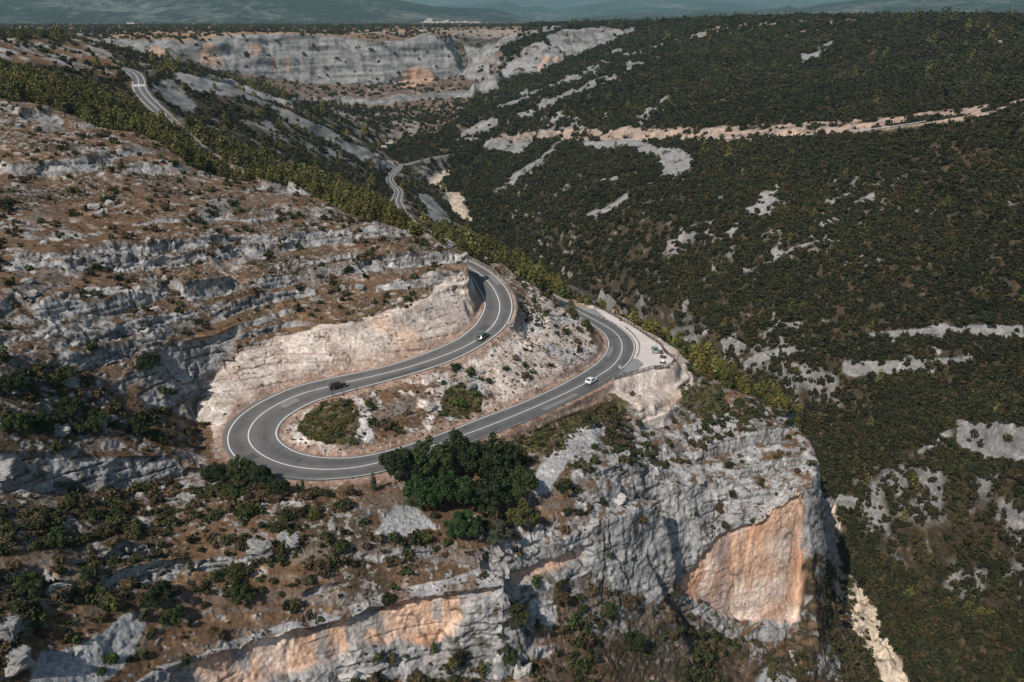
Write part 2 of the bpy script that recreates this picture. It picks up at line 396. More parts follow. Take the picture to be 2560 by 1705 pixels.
def raster_net(NP_, NZ_, NF_):
    BASE = np.full((NA, NU), 80.0, np.float32)
    ga = (NP_[:, 0] - A0) / (A1 - A0) * (NA - 1); gu = (NP_[:, 1] - U0) / (U1 - U0) * (NU - 1)
    for f in NF_:
        x = ga[list(f)]; y = gu[list(f)]; z = NZ_[list(f)]
        x0, x1 = max(0, int(math.floor(x.min()))), min(NA - 1, int(math.ceil(x.max())))
        y0, y1 = max(0, int(math.floor(y.min()))), min(NU - 1, int(math.ceil(y.max())))
        if x1 < x0 or y1 < y0: continue
        den = (y[1] - y[2]) * (x[0] - x[2]) + (x[2] - x[1]) * (y[0] - y[2])
        if abs(den) < 1e-9: continue
        X = np.arange(x0, x1 + 1)[:, None]; Y = np.arange(y0, y1 + 1)[None, :]
        w0 = ((y[1] - y[2]) * (X - x[2]) + (x[2] - x[1]) * (Y - y[2])) / den
        w1 = ((y[2] - y[0]) * (X - x[2]) + (x[0] - x[2]) * (Y - y[2])) / den
        w2 = 1 - w0 - w1
        m = (w0 > -1e-3) & (w1 > -1e-3) & (w2 > -1e-3)
        sub = BASE[x0:x1 + 1, y0:y1 + 1]
        sub[m] = (w0 * z[0] + w1 * z[1] + w2 * z[2])[m]
    return BASE
def blur(a, sa, su):
    def k1(a, s, ax):
        n = int(math.ceil(3 * s)); k = np.exp(-0.5 * (np.arange(-n, n + 1) / s) ** 2); k /= k.sum()
        p = np.pad(a, [(n, n) if i == ax else (0, 0) for i in range(2)], mode='edge'); o = 0
        L = a.shape[ax]
        for i, w in enumerate(k): o = o + w * (p[i:i + L] if ax == 0 else p[:, i:i + L])
        return o
    if sa: a = k1(a, sa, 0)
    if su: a = k1(a, su, 1)
    return a.astype(np.float32)
def relief(tol):
    global NP_, NZ_, NF_
    NP_, NZ_, NF_ = build_net()
    B = raster_net(NP_, NZ_, NF_)
    light = blur(B, 0.7, 0.9); heavy = blur(B, 7, 8)
    w = np.exp(-((light - heavy) / tol) ** 2)
    return light * (1 - w) + heavy * w
BASE = relief(1.6)
AZ = np.linspace(A0, A1, NA); UU = np.linspace(U0, U1, NU)
def base_z(x, y):
    a = (np.arctan2(x, y) - A0) / (A1 - A0) * (NA - 1); u = (np.log(np.hypot(x, y)) - U0) / (U1 - U0) * (NU - 1)
    a = np.clip(a, 0, NA - 1.001); u = np.clip(u, 0, NU - 1.001)
    ai = a.astype(int); ui = u.astype(int); fa = a - ai; fu = u - ui
    return (BASE[ai, ui] * (1 - fa) * (1 - fu) + BASE[ai + 1, ui] * fa * (1 - fu) + BASE[ai, ui + 1] * (1 - fa) * fu + BASE[ai + 1, ui + 1] * fa * fu)

# ---- limestone ledges: each has a lip and a foot as seen; the wall between them stands upright
def hit(px, py, r0=75.0, r1=1500.0):
    d = ray(px, py); k = math.hypot(d[0], d[1]); r = np.exp(np.linspace(math.log(r0), math.log(r1), 1500)); t = r / k
    zr = CAM_Z + d[2] * t; below = base_z(d[0] * t, d[1] * t) > zr
    return float(r[np.argmax(below)]) if below.any() else None
LEDGE_POLY = []
def LEDGE(top, foot, keep=0.4, wall=0.5, back=0.9):
    LEDGE_POLY.append(list(top) + list(foot)[::-1])
    ta = [px_az(*p) for p in top]; tr = [hit(*p) for p in top]; fr = [hit(*p) for p in foot]
    if any(v is None for v in tr + fr): log('ledge missed', top[0]); return
    fa_ = [px_az(*p) for p in foot]
    lip = []
    for p, a, r in zip(top, ta, tr):
        rf = float(np.interp(a, fa_, fr)); lip.append((p[0], p[1], min(r, rf + keep * max(r - rf, 0) + wall + .15)))
    n = len(lip); LR(*lip)
    la = [px_az(p[0], p[1]) for p in lip]; lr = [p[2] for p in lip]
    LR(*[(p[0], p[1], float(np.interp(px_az(*p), la, lr)) - wall) for p in foot])
def split(top, foot, n, jag=0.12, seed=1, **k):
    """a tall band cut into n ledges one above the other"""
    rg = random.Random(seed)
    xs = sorted({p[0] for p in top} | {p[0] for p in foot}); xs = [x_ for x_ in xs if x_ >= min(top[0][0], foot[0][0]) and x_ <= max(top[-1][0], foot[-1][0])]
    xs = [xs[0] + (xs[-1] - xs[0]) * i / max(8, len(xs)) for i in range(max(8, len(xs)) + 1)]
    yt = np.interp(xs, [p[0] for p in top], [p[1] for p in top]); yf = np.interp(xs, [p[0] for p in foot], [p[1] for p in foot])
    jj = [rg.uniform(-jag, jag) for _ in xs]
    for q in range(n):
        f0 = [q / n + (j if q else 0) / n for j in jj]; f1 = [(q + 0.80) / n + j / n for j in jj]
        LEDGE([(x_, a + (b_ - a) * f) for x_, a, b_, f in zip(xs, yt, yf, f0)], [(x_, a + (b_ - a) * f) for x_, a, b_, f in zip(xs, yt, yf, f1)], **k)
split([(2,657),(37,646),(91,635),(146,631),(197,626),(256,618),(310,609),(380,615),(394,600),(438,598),(511,595)], [(2,681),(55,681),(120,670),(164,680),(219,680),(274,684),(314,688),(365,684),(438,673),(482,670),(515,664)], 2, seed=1)
split([(530,590),(570,582),(621,587),(679,582),(694,595),(730,582),(803,576),(860,574),(923,567),(996,569),(1030,578)], [(530,658),(548,655),(621,648),(676,637),(730,629),(822,615),(860,607),(923,597),(996,593),(1025,596)], 2, seed=2)
LEDGE([(84,768),(121,754),(161,746),(204,754),(263,757),(314,735),(394,737)], [(86,799),(128,806),(164,797),(263,786),(314,779),(358,765),(394,752)])
LEDGE([(140,739),(183,724),(219,715),(256,722),(310,715),(351,716)], [(146,745),(200,744),(256,741),(310,731),(351,729)])
LEDGE([(457,710),(475,703),(511,698),(548,696),(580,692),(600,706)], [(454,746),(475,753),(511,749),(566,737),(600,724)])
LEDGE([(640,700),(670,687),(706,683),(750,688)], [(642,722),(680,720),(712,718),(752,704)])
LEDGE([(0,846),(37,841),(91,832),(146,819),(197,808),(250,800)], [(0,856),(50,849),(95,846),(150,838),(200,826),(252,813)])
LEDGE([(165,850),(219,828),(274,818),(321,797),(380,790),(438,781),(493,774)], [(168,866),(225,857),(290,850),(330,836),(380,823),(438,804),(495,787)])
LEDGE([(525,776),(560,766),(600,752),(640,738),(679,732),(730,724),(790,721)], [(528,792),(570,786),(610,776),(650,764),(690,754),(740,746),(792,738)])
LEDGE([(139,903),(183,881),(237,870),(299,867),(343,863)], [(145,917),(183,911),(237,917),(292,902),(343,890)])
LEDGE([(22,413),(62,409),(110,413),(146,398),(183,391),(226,398),(278,402)], [(22,437),(73,441),(110,444),(168,428),(226,427),(280,418)])
LEDGE([(318,405),(350,400),(380,408),(413,418)], [(318,423),(350,434),(385,438),(413,432)])
LEDGE([(46,285),(91,281),(135,288),(158,300)], [(48,306),(95,308),(135,312),(158,314)])
LEDGE([(600,470),(660,462),(720,470),(790,480)], [(600,476),(660,471),(720,480),(790,490)])
LEDGE([(330,560),(400,548),(470,546),(560,540),(640,545),(700,538)], [(330,568),(400,558),(470,555),(560,550),(640,554),(700,547)])
LEDGE([(874,664),(923,651),(974,640),(1047,635),(1106,629),(1158,638)], [(876,680),(923,681),(974,675),(1033,670),(1106,660),(1158,660)])
LEDGE([(941,712),(1003,704),(1084,693),(1106,677),(1165,680)], [(943,727),(1007,722),(1055,718),(1106,705),(1165,700)])
LEDGE([(700,668),(770,655),(840,640),(900,632)], [(700,676),(770,664),(840,650),(900,642)])
LEDGE([(257,1401),(312,1356),(348,1362),(390,1358)], [(260,1426),(312,1394),(348,1398),(390,1392)])
LEDGE([(253,1449),(330,1418),(381,1409),(440,1401)], [(258,1484),(330,1462),(385,1456),(442,1450)])
LEDGE([(495,1401),(550,1392),(605,1396),(640,1372),(684,1384)], [(497,1426),(550,1433),(605,1424),(645,1398),(686,1402)])
LEDGE([(60,1350),(110,1330),(150,1325),(200,1318)], [(62,1372),(110,1362),(150,1355),(200,1345)])
LEDGE([(40,1440),(90,1425),(130,1430)], [(42,1460),(90,1455),(130,1462)])
LEDGE([(880,1375),(940,1392),(1010,1372),(1080,1368)], [(882,1392),(940,1408),(1010,1392),(1080,1388)])
# promontory cap and the broken rock beside it
LEDGE([(1727,1132),(1790,1108),(1850,1088),(1915,1068),(1960,1062)], [(1727,1158),(1790,1136),(1850,1118),(1915,1100),(1960,1092)], keep=0.6)
LEDGE([(1815,1182),(1870,1164),(1920,1152),(1975,1143),(2018,1136)], [(1815,1202),(1870,1190),(1920,1180),(1975,1172),(2018,1166)], keep=0.6)
LEDGE([(1790,1240),(1850,1232),(1920,1220),(1990,1206)], [(1790,1256),(1850,1250),(1920,1240),(1990,1226)], keep=0.6)
LEDGE([(1500,1180),(1560,1165),(1620,1172),(1660,1190)], [(1500,1206),(1560,1196),(1620,1202),(1660,1216)])
LEDGE([(1480,1240),(1540,1228),(1600,1240),(1650,1255)], [(1480,1262),(1540,1254),(1600,1264),(1650,1280)])
# ledges across the gorge
LEDGE([(2157,834),(2233,827),(2299,823),(2394,817),(2470,814),(2560,812)], [(2157,845),(2233,838),(2299,836),(2394,836),(2460,850),(2560,850)], wall=1.0)
LEDGE([(2105,905),(2131,903),(2226,901),(2266,898),(2387,894),(2430,889)], [(2105,930),(2131,942),(2226,925),(2266,929),(2387,912),(2430,900)], wall=1.0)
LEDGE([(2394,1051),(2416,1053),(2467,1060),(2522,1057),(2570,1070)], [(2394,1108),(2416,1120),(2467,1138),(2522,1168),(2570,1165)], wall=1.0)
LEDGE([(2060,1245),(2100,1232),(2150,1240),(2190,1262)], [(2060,1270),(2100,1268),(2150,1275),(2190,1290)], wall=1.0)
LEDGE([(1860,905),(1900,880),(1960,870),(2020,872)], [(1860,925),(1900,905),(1960,893),(2020,890)], wall=1.0)
LEDGE([(1930,640),(2000,610),(2080,590)], [(1930,652),(2000,622),(2080,600)], wall=1.5)
LEDGE([(2060,505),(2140,470),(2220,440)], [(2060,515),(2140,482),(2220,450)], wall=1.5)
LEDGE([(1460,465),(1540,440),(1600,420)], [(1460,473),(1540,449),(1600,428)], wall=1.5)
LEDGE([(655,246),(760,248),(850,243),(950,246),(1060,233),(1170,226)], [(655,255),(760,257),(850,254),(950,256),(1060,244),(1170,236)], wall=3.0)
LEDGE([(432,186),(500,188),(584,203),(700,243)], [(432,205),(500,206),(584,228),(700,262)], wall=2.0)
BASE = relief(0.7)
log('net', len(NP_), 'points', len(NF_), 'triangles')

# ------------------------------------------------------------------ ground mesh: fine where the land is seen steeply, coarse far away
COLS, ROWS = 1250, 1250
rr = np.exp(UU)[None, :]
def row_plan():
    D = np.sqrt(rr ** 2 + (BASE - CAM_Z) ** 2)
    dr = np.diff(rr, axis=1); dz = np.diff(BASE, axis=1); Dm = D[:, 1:]; rm = rr[:, 1:]
    perp = (dr * (CAM_Z - BASE[:, 1:]) + dz * rm) / Dm
    c = np.where(perp > 0, perp, -0.06 * perp) / Dm + 0.035 * np.sqrt(dr ** 2 + dz ** 2) / Dm
    c = blur(c.astype(np.float32), 7, 1.5)
    cum = np.concatenate([np.zeros((NA, 1)), np.cumsum(c, axis=1)], 1); cum /= cum[:, -1:]
    t = np.linspace(0, 1, ROWS); out = np.empty((NA, ROWS), np.float32)
    for i in range(NA): out[i] = np.interp(t, cum[i], UU)
    return out
PLAN = row_plan()
aa = np.radians(np.concatenate([np.linspace(-57, -41.2, 70, endpoint=False), np.linspace(-41.2, 41.2, COLS - 140), np.linspace(41.2, 57, 71)[1:]]))
ai = (aa - A0) / (A1 - A0) * (NA - 1); a_i = np.floor(ai).astype(int); fa = (ai - a_i)[:, None]
U = (PLAN[a_i] * (1 - fa) + PLAN[a_i + 1] * fa)
R_ = np.exp(U); X = (R_ * np.sin(aa)[:, None]).astype(np.float64); Y = (R_ * np.cos(aa)[:, None])
Z = base_z(X, Y).astype(np.float64)
R_ = R_.astype(np.float32)
log('rows planned')

def seg_dist(PX, PY, L, maxd, ext=None):
    """distance from grid points to polyline samples L (dense); returns distance and index of nearest sample"""
    D = np.full(PX.shape, 1e6, np.float32); I = np.zeros(PX.shape, np.int32)
    step = 60
    for k in range(0, len(L), step):
        q = L[k:k + step + 1]
        x0, x1, y0, y1 = q[:, 0].min() - maxd, q[:, 0].max() + maxd, q[:, 1].min() - maxd, q[:, 1].max() + maxd
        m = np.nonzero((PX > x0) & (PX < x1) & (PY > y0) & (PY < y1))
        if not len(m[0]): continue
        px, py = PX[m], PY[m]
        d = (px[:, None] - q[None, :, 0]) ** 2 + (py[:, None] - q[None, :, 1]) ** 2
        j = d.argmin(1); dm = np.sqrt(d[np.arange(len(j)), j]); old = D[m]
        b = dm < old
        mi = tuple(a[b] for a in m)
        D[mi] = dm[b]; I[mi] = j[b] + k
    return D, I
DR, IR = seg_dist(X, Y, ROAD, 30)
NX = X - ROAD[IR, 0]; NY = Y - ROAD[IR, 1]
side = (NX * NRM[IR, 0] + NY * NRM[IR, 1])
wroad = np.where(side > 0, WL[IR], WRT[IR]).astype(np.float32)
ROADGAP = np.where(DR < 29, np.abs(side) - wroad, 1e3).astype(np.float32)      # metres outside the painted line
ROADGAP = np.where((DR < 29) & (DR > np.abs(side) + 3), DR - wroad, ROADGAP)
RZ = ROAD[IR, 2]
D2, I2 = seg_dist(X, Y, ROAD2, 20)
DV, IV = seg_dist(X, Y, RIVER, 45)
log('distances')
def pip(px, py, poly):
    poly = np.asarray(poly, float); ins = np.zeros(px.shape, bool)
    m = (px >= poly[:, 0].min()) & (px <= poly[:, 0].max()) & (py >= poly[:, 1].min()) & (py <= poly[:, 1].max())
    if not m.any(): return ins
    x = px[m]; y = py[m]; c = np.zeros(x.shape, bool); n = len(poly)
    for i in range(n):
        x1, y1 = poly[i]; x2, y2 = poly[(i + 1) % n]
        if y1 == y2: continue
        c ^= ((y1 > y) != (y2 > y)) & (x < (x2 - x1) * (y - y1) / (y2 - y1) + x1)
    ins[m] = c
    return ins
# lay-by: flat pad beside the lower bend
PAD_PX = [(1500,779,-1.6),(1552,803,-0.3),(1600,831,0.4),(1645,863,0.9),(1661,884,1.1),(1685,903,1.2),(1672,927,1.5),(1600,940,1.9),(1537,955,2.6),(1530,938,2.6),(1563,916,2.0),(1579,896,1.6),(1586,872,1.0),
          (1586,856,0.6),(1570,834,0),(1546,815,-0.6),(1503,791,-1.2),(1480,780,-1.9)]
PAD = np.array([WZ(*p) for p in PAD_PX])
_Ap = np.c_[PAD[:, 0], PAD[:, 1], np.ones(len(PAD))]
PAD_C = np.linalg.lstsq(_Ap, PAD[:, 2], rcond=None)[0]
def pad_z(x, y): return PAD_C[0] * x + PAD_C[1] * y + PAD_C[2]
PAD_LO, PAD_HI = 640, 775
inpad = pip(X, Y, PAD[:, :2])
padd = seg_dist(X, Y, resample(np.vstack([PAD, PAD[:1]]), 0.5), 6)[0]
padw = np.where(inpad, 1.0, smooth(2.5, 0.3, padd))

NRIGHT = pip(X, Y, list(map(tuple, RIVER[:, :2])) + [(60, -20), (9000, -20), (9000, 9500), (300, 9500), (20, 1500)])
crest_w = [WR(*p)[:2] for p in ((-900,225,420),(0,248,375),(91,263,372),(219,303,365),(329,321,352),(402,350,345),(475,405,335),(548,434,328),(639,449,322),(730,464,315),(803,504,303),(860,537,295),
   (950,560,285),(1000,577,279),(1069,600,271),(1130,624,260))] + [(-16, 264), (-10, 272)] + [WZ(*p)[:2] for p in ((1252,668,17),(1307,706,14),(1361,735,10),(1400,745,-6.5),(1489,762,-2.5),(1545,782,-1.5),(1600,812,-0.8),(1650,842,-0.6),(1690,872,-1.2),(1715,900,-2.2),(1730,940,-4.5),(1800,958,-7),
   (1893,991,-11),(1958,1020,-13),(2025,1107,-19),(2043,1180,-27),(2060,1200,-50),(2030,1420,-100))] + [tuple(p[:2]) for p in RIVER[-40:]] + [(60, -20), (-900, -20)]
NEAR = pip(X, Y, crest_w)
CLOSE = NEAR & (R_ < 380)

# ---- slope of the smoothed land
def normals(X, Y, Z):
    Xu = np.gradient(X, axis=0); Yu = np.gradient(Y, axis=0); Zu = np.gradient(Z, axis=0)
    Xv = np.gradient(X, axis=1); Yv = np.gradient(Y, axis=1); Zv = np.gradient(Z, axis=1)
    nx = Yu * Zv - Zu * Yv; ny = Zu * Xv - Xu * Zv; nz = Xu * Yv - Yu * Xv
    l = np.sqrt(nx * nx + ny * ny + nz * nz) + 1e-9; s = np.sign(nz); s[s == 0] = 1
    return (nx / l * s), (ny / l * s), (nz / l * s)
n0 = normals(X, Y, Z)
nbase = n0
steep = np.where(CLOSE, smooth(0.66, 0.48, n0[2]), smooth(0.80, 0.55, n0[2])).astype(np.float32)      # 1 on cliff faces
steep30 = smooth(0.92, 0.80, n0[2]).astype(np.float32)
f32 = lambda a: a.astype(np.float32)
x, y, z = f32(X), f32(Y), f32(Z)
# rolling ground
big = fbm(x, y, 0 * z, 38, 3, seed=3.1)
free = smooth(3, 16, np.minimum(ROADGAP, 30)) * smooth(3, 10, DV) * smooth(5, 14, D2) * (1 - padw)
lodr = np.clip(R_ / 300.0, 0.6, 5).astype(np.float32)
Z = Z + big * 2.2 * free * np.clip(R_ / 250, 0.5, 2.2) * (1 - 0.7 * steep) * np.where(R_ > 1000, smooth(76, 66, z) * 0.8 + 0.2, 1)
# ribs and gullies running down the right-hand slope
ribs = ridged((x * 0.8 - y * 0.6) , (x * 0.25 + y * 0.3), 0 * z, 55, 3, seed=9.3)
ribm = NRIGHT * smooth(12, 60, DV) * smooth(1500, 1000, R_)
Z = Z + ribm * free * (ribs - 0.4) * 5.0 * smooth(80, 60, z)
# bedding steps
_wb = 1.7 * fbm(x, y, 0 * z, 42, 3, seed=5.7) + 0.7 * fbm(x, y, 0 * z, 9, 2, seed=2.2)
b_hi = f32(Z) + 0.05 * x + _wb; b_lo = f32(Z) + 0.25 * x + 0.10 * y + _wb
wlo = smooth(165, 135, y)
patch = fbm(x, y, 0 * z, 34, 3, seed=8.8)
def steps(b, P, riser):
    f = np.mod(b / P, 1.0); t = smooth(0, riser, f)
    return P * (t - f), smooth(0, riser * 0.25, f) * smooth(riser * 1.35, riser * 0.8, f)
def steps2(P, r, off):
    sa, ma = steps(b_hi + off, P, r); sb, mb = steps(b_lo + off, P, r)
    return sa * (1 - wlo) + sb * wlo, ma * (1 - wlo) + mb * wlo
s1, m1 = steps2(5.2, 0.26, 0); s2, m2 = steps2(1.9, 0.30, 1.3)
bedw = CLOSE * free * (1 - steep) * smooth(0.99, 0.955, n0[2]) * (1 - 0.5 * wlo) * np.clip(0.75 + 1.1 * fbm(x, y, 0 * z, 16, 2, seed=71.0), 0.1, 1)
st1 = np.clip(0.65 + 1.3 * patch, 0, 1); st2 = np.clip(0.35 - 0.9 * patch, 0, 0.9)
st1 = st1 * 0.6; st2 = st2 * 0.85
Z = Z + bedw * (s1 * st1 * 0.85 + s2 * st2 * 0.8)
bedrock = np.clip(bedw * np.maximum(m1 * smooth(0.1, 0.6, st1), m2 * smooth(0.15, 0.6, st2)), 0, 1)
rb = ROADGAP
# the carriageway bed, the lay-by, the far road, the stream
Z = np.where(rb < 40, RZ - 0.12 + (Z - RZ + 0.12) * smooth(0.9, 2.6, rb), Z)
pz = ROAD[np.clip(IR, PAD_LO, PAD_HI), 2] - 0.10
Z = Z * (1 - padw) + np.where(rb < 1.5, np.minimum(Z, pz), pz) * padw
Z = np.where(D2 < 19, ROAD2[I2, 2] - 0.15 + (Z - ROAD2[I2, 2] + 0.15) * smooth(4.0, 7.0, D2), Z)
log('land form')

# ---- masks drawn as outlines on the surveyed land (each limited in distance)
PXp, PYp, _ = project(X, Y, Z)
wx = fbm(x, y, z, 7, 3, seed=1.1) ; wy = fbm(x, y, z, 7, 3, seed=6.6)
wxf = fbm(x, y, z, 40, 3, seed=1.1) ; wyf = fbm(x, y, z, 40, 3, seed=6.6)
def region(poly, r0, r1, warp=10):
    f = warp * 1.5
    a, c = (wx, wy) if r1 < 500 else (wxf, wyf)
    m = (R_ > r0) & (R_ < r1)
    return (m & pip(PXp + a * f, PYp + c * f, poly)).astype(np.float32)
W_CUT = region([(490,1060),(495,1010),(519,1000),(524,965),(548,922),(600,888),(640,866),(694,840),(767,820),(830,806),(880,800),(941,785),(1000,770),(1033,752),(1084,722),(1128,695),(1186,690),(1222,740),(1222,790),(1190,830),(1140,865),(1060,900),(940,935),(850,950),
   (754,975),(690,1000),(630,1035),(590,1060),(578,1100),(585,1140),(560,1150),(540,1110),(530,1060)], 150, 262, 14)
W_ISL = region([(1168,640),(1252,660),(1307,700),(1376,740),(1434,770),(1490,848),(1500,900),(1440,935),(1300,1000),(1120,1075),(950,1130),(760,1140),(690,1090),(700,1050),(740,1020),(860,975),(1000,940),(1120,900),(1220,850),(1275,790),(1265,720),(1220,680)], 140, 300, 8)
W_SPUR = region([(1290,745),(1340,730),(1434,772),(1490,850),(1500,900),(1400,945),(1310,985),(1260,985),(1180,960),(1200,900),(1270,840),(1280,790)], 170, 300, 16)
W_PADS = region([(1376,728),(1434,736),(1489,752),(1560,782),(1640,826),(1700,870),(1735,920),(1738,960),(1690,1000),(1650,1060),(1610,1055),(1585,1010),(1530,985),(1490,985),(1530,950),(1600,850)], 195, 340, 12)
W_PROM = region([(1360,1090),(1480,1060),(1600,1080),(1700,1060),(1800,1040),(1880,1000),(1960,1015),(2040,1110),(2060,1200),(2040,1420),(1990,1560),(1860,1550),(1700,1500),(1640,1520),(1480,1480),(1440,1420),(1270,1480),(1262,1390),(1340,1320),(1420,1290),(1440,1180)], 130, 250, 22)
W_ORANGE = np.maximum.reduce([
    region([(1706,1470),(1725,1430),(1792,1345),(1850,1318),(1891,1300),(1960,1268),(2010,1228),(2015,1300),(2008,1450),(1996,1560),(1930,1556),(1850,1552),(1780,1520)], 160, 245, 12),
    region([(430,1700),(451,1665),(550,1636),(640,1606),(733,1582),(850,1556),(923,1523),(1033,1501),(1190,1476),(1262,1470),(1235,1500),(1190,1500),(1150,1560),(1100,1615),(997,1612),(887,1620),(843,1655),(697,1705),(560,1745),(451,1780)], 100, 134.5, 7),
    region([(1255,1490),(1272,1440),(1330,1420),(1400,1392),(1462,1366),(1480,1384),(1460,1402),(1400,1422),(1330,1452),(1285,1480)], 134, 156, 4),
    region([(1235,1500),(1275,1470),(1262,1590),(1230,1600)], 128, 142, 4)])
W_RIM = region([(330,1705),(400,1665),(500,1635),(620,1590),(733,1555),(850,1525),(923,1492),(1033,1462),(1120,1445),(1200,1415),(1262,1410),(1290,1440),(1264,1470),(1180,1480),(1033,1506),(923,1528),(850,1561),(733,1587),(640,1612),(550,1642),(451,1670),(380,1705)], 100, 137, 5)
W_GREEN = np.maximum.reduce([region([(745,1075),(760,1040),(800,1000),(850,990),(895,1015),(905,1060),(885,1105),(830,1115),(775,1095)], 150, 185, 5), region([(1098,1000),(1125,965),(1160,955),(1205,1000),(1200,1035),(1150,1045),(1110,1035)], 165, 205, 6),
    region([(1250,1105),(1330,1075),(1440,1030),(1530,1000),(1570,1010),(1560,1050),(1480,1065),(1430,1100),(1390,1140),(1340,1130),(1280,1140)], 150, 215, 9), region([(850,1150),(930,1120),(1000,1105),(980,1120),(900,1140)], 100, 101, 3),
    region([(1300,735),(1345,755),(1362,800),(1325,812),(1298,775)], 200, 280, 6), region([(1700,960),(1800,965),(1830,1020),(1760,1060),(1700,1010)], 190, 260, 10)])
W_LEDGE = np.maximum.reduce([region(P_, 90 if P_[0][0] < 0 else 90, 1300, 4 if (P_[0][1] > 300) else 3) for P_ in LEDGE_POLY])
W_FCL = np.maximum.reduce([region([(195,90),(310,100),(431,97),(470,120),(440,150),(400,153),(330,137),(255,127),(195,114)], 1000, 1300, 4),
    region([(1245,205),(1262,165),(1290,140),(1317,120),(1370,92),(1420,73),(1500,68),(1595,68),(1580,80),(1507,116),(1453,142),(1361,178),(1300,193)], 1000, 1600, 5),
    region([(1175,135),(1230,106),(1300,84),(1345,70),(1410,62),(1420,70),(1330,94),(1262,118),(1190,148)], 1150, 1700, 5), region([(1180,228),(1188,180),(1215,162),(1240,176),(1252,218),(1225,240)], 1050, 1180, 3),
    region([(1160,112),(1200,120),(1220,150),(1225,175),(1200,180),(1165,140)], 1300, 1500, 4), region([(860,80),(1100,74),(1300,74),(1300,90),(1180,100),(1100,82),(1000,84),(860,86)], 1300, 2400, 6) * 0.6,
    region([(427,183),(500,184),(584,198),(700,238),(780,288),(850,340),(830,347),(760,312),(680,275),(600,240),(520,235),(480,228),(440,204)], 560, 700, 5) * 0.85, region([(850,342),(905,362),(960,387),(992,417),(960,424),(900,398),(855,374)], 640, 720, 4),
    region([(640,243),(850,250),(1000,240),(1178,222),(1178,238),(1000,256),(850,262),(640,254)], 1000, 1200, 4)])
W_VEG = np.maximum.reduce([region([(2008,1400),(2040,1385),(2110,1430),(2160,1560),(2210,1720),(1850,1720),(1900,1640),(1985,1580)], 165, 290, 14), region([(1280,1500),(1330,1470),(1400,1440),(1480,1430),(1520,1485),(1610,1500),(1700,1500),(1760,1560),(1850,1620),(1850,1720),(1340,1720),(1380,1600),(1330,1580)], 110, 200, 18) * 0.8])
W_UL = region([(-200,90),(0,92),(200,95),(262,118),(300,160),(300,200),(220,175),(120,158),(0,165),(-200,160)], 470, 1100, 12)
W_SCREE = np.maximum.reduce([
    region([(1447,1065),(1405,1110),(1345,1165),(1320,1215),(1322,1250),(1372,1245),(1398,1195),(1430,1140),(1490,1100),(1520,1075)], 140, 215, 8),
    region([(985,1262),(955,1300),(945,1335),(1010,1340),(1085,1315),(1035,1262)], 130, 150, 6),
    region([(1330,1490),(1318,1555),(1395,1565),(1388,1505)], 125, 150, 5),
    region([(1880,1720),(1905,1665),(1990,1700),(2010,1720)], 170, 220, 5),
    region([(80,1660),(240,1590),(330,1520),(370,1560),(330,1640),(240,1705),(60,1720)], 95, 130, 18),
    region([(1040,490),(1065,475),(1120,540),(1125,562),(1080,560)], 480, 640, 6),
    region([(383,215),(420,200),(490,255),(498,275),(440,285),(395,235)], 520, 620, 8),
    region([(1205,362),(1300,352),(1360,355),(1310,383),(1215,385)], 700, 860, 14),
    region([(1440,356),(1600,360),(1730,366),(1735,420),(1700,462),(1645,456),(1662,402),(1590,388),(1450,374)], 560, 790, 18),
    region([(1465,530),(1505,512),(1592,462),(1580,495),(1510,540),(1470,545)], 440, 640, 14),
    region([(1228,478),(1342,400),(1402,352),(1418,354),(1352,414),(1242,486)], 560, 800, 10),
    region([(2010,150),(2060,90),(2110,85),(2090,120),(2000,170),(1930,185)], 800, 1200, 26)])
W_RIB = np.maximum.reduce([
    region([(1200,285),(1240,258),(1300,238),(1370,214),(1440,176),(1500,150),(1560,125),(1640,110),(1760,85),(1770,95),(1640,130),(1560,150),(1500,176),(1440,208),(1370,232),(1300,254),(1230,275)], 850, 1350, 14),
    region([(1275,290),(1330,262),(1400,240),(1470,202),(1560,165),(1630,142),(1560,188),(1480,226),(1400,258),(1320,298)], 850, 1250, 14),
    region([(1560,326),(1620,275),(1700,222),(1712,226),(1640,280),(1580,334)], 700, 1050, 14),
    region([(1140,350),(1160,325),(1200,300),(1240,294),(1245,308),(1222,336),(1180,352)], 780, 980, 6),
    region([(1840,700),(1870,650),(1960,600),(2100,510),(2260,420),(2275,450),(2150,535),(2040,600),(1970,640),(1920,700),(1880,725)], 380, 520, 30),
    region([(1640,620),(1700,570),(1800,520),(1900,470),(2000,440),(2000,500),(1850,560),(1720,640),(1660,650)], 400, 560, 40),
    region([(1830,850),(1930,800),(2060,790),(2060,820),(1980,880),(1900,930),(1850,920)], 340, 420, 30) * 0.8,
    region([(2170,835),(2400,812),(2560,812),(2560,850),(2450,880),(2330,900),(2300,870),(2430,845),(2180,850)], 320, 420, 12),
    region([(2100,915),(2130,900),(2400,890),(2390,925),(2240,935),(2130,955)], 320, 420, 10),
    region([(2400,1050),(2430,1060),(2560,1080),(2560,1160),(2480,1190),(2420,1180),(2450,1130),(2400,1110)], 270, 340, 12),
    region([(2060,1250),(2100,1238),(2150,1260),(2120,1290)], 280, 340, 12) * 0.8])
W_BAND = region([(1230,334),(1400,326),(1500,322),(1700,318),(1840,318),(1990,304),(2200,296),(2290,286),(2440,264),(2600,238),(2600,262),(2440,292),(2300,312),(2200,325),(2000,350),(1850,356),(1700,350),(1500,350),(1230,356)], 480, 930, 7)
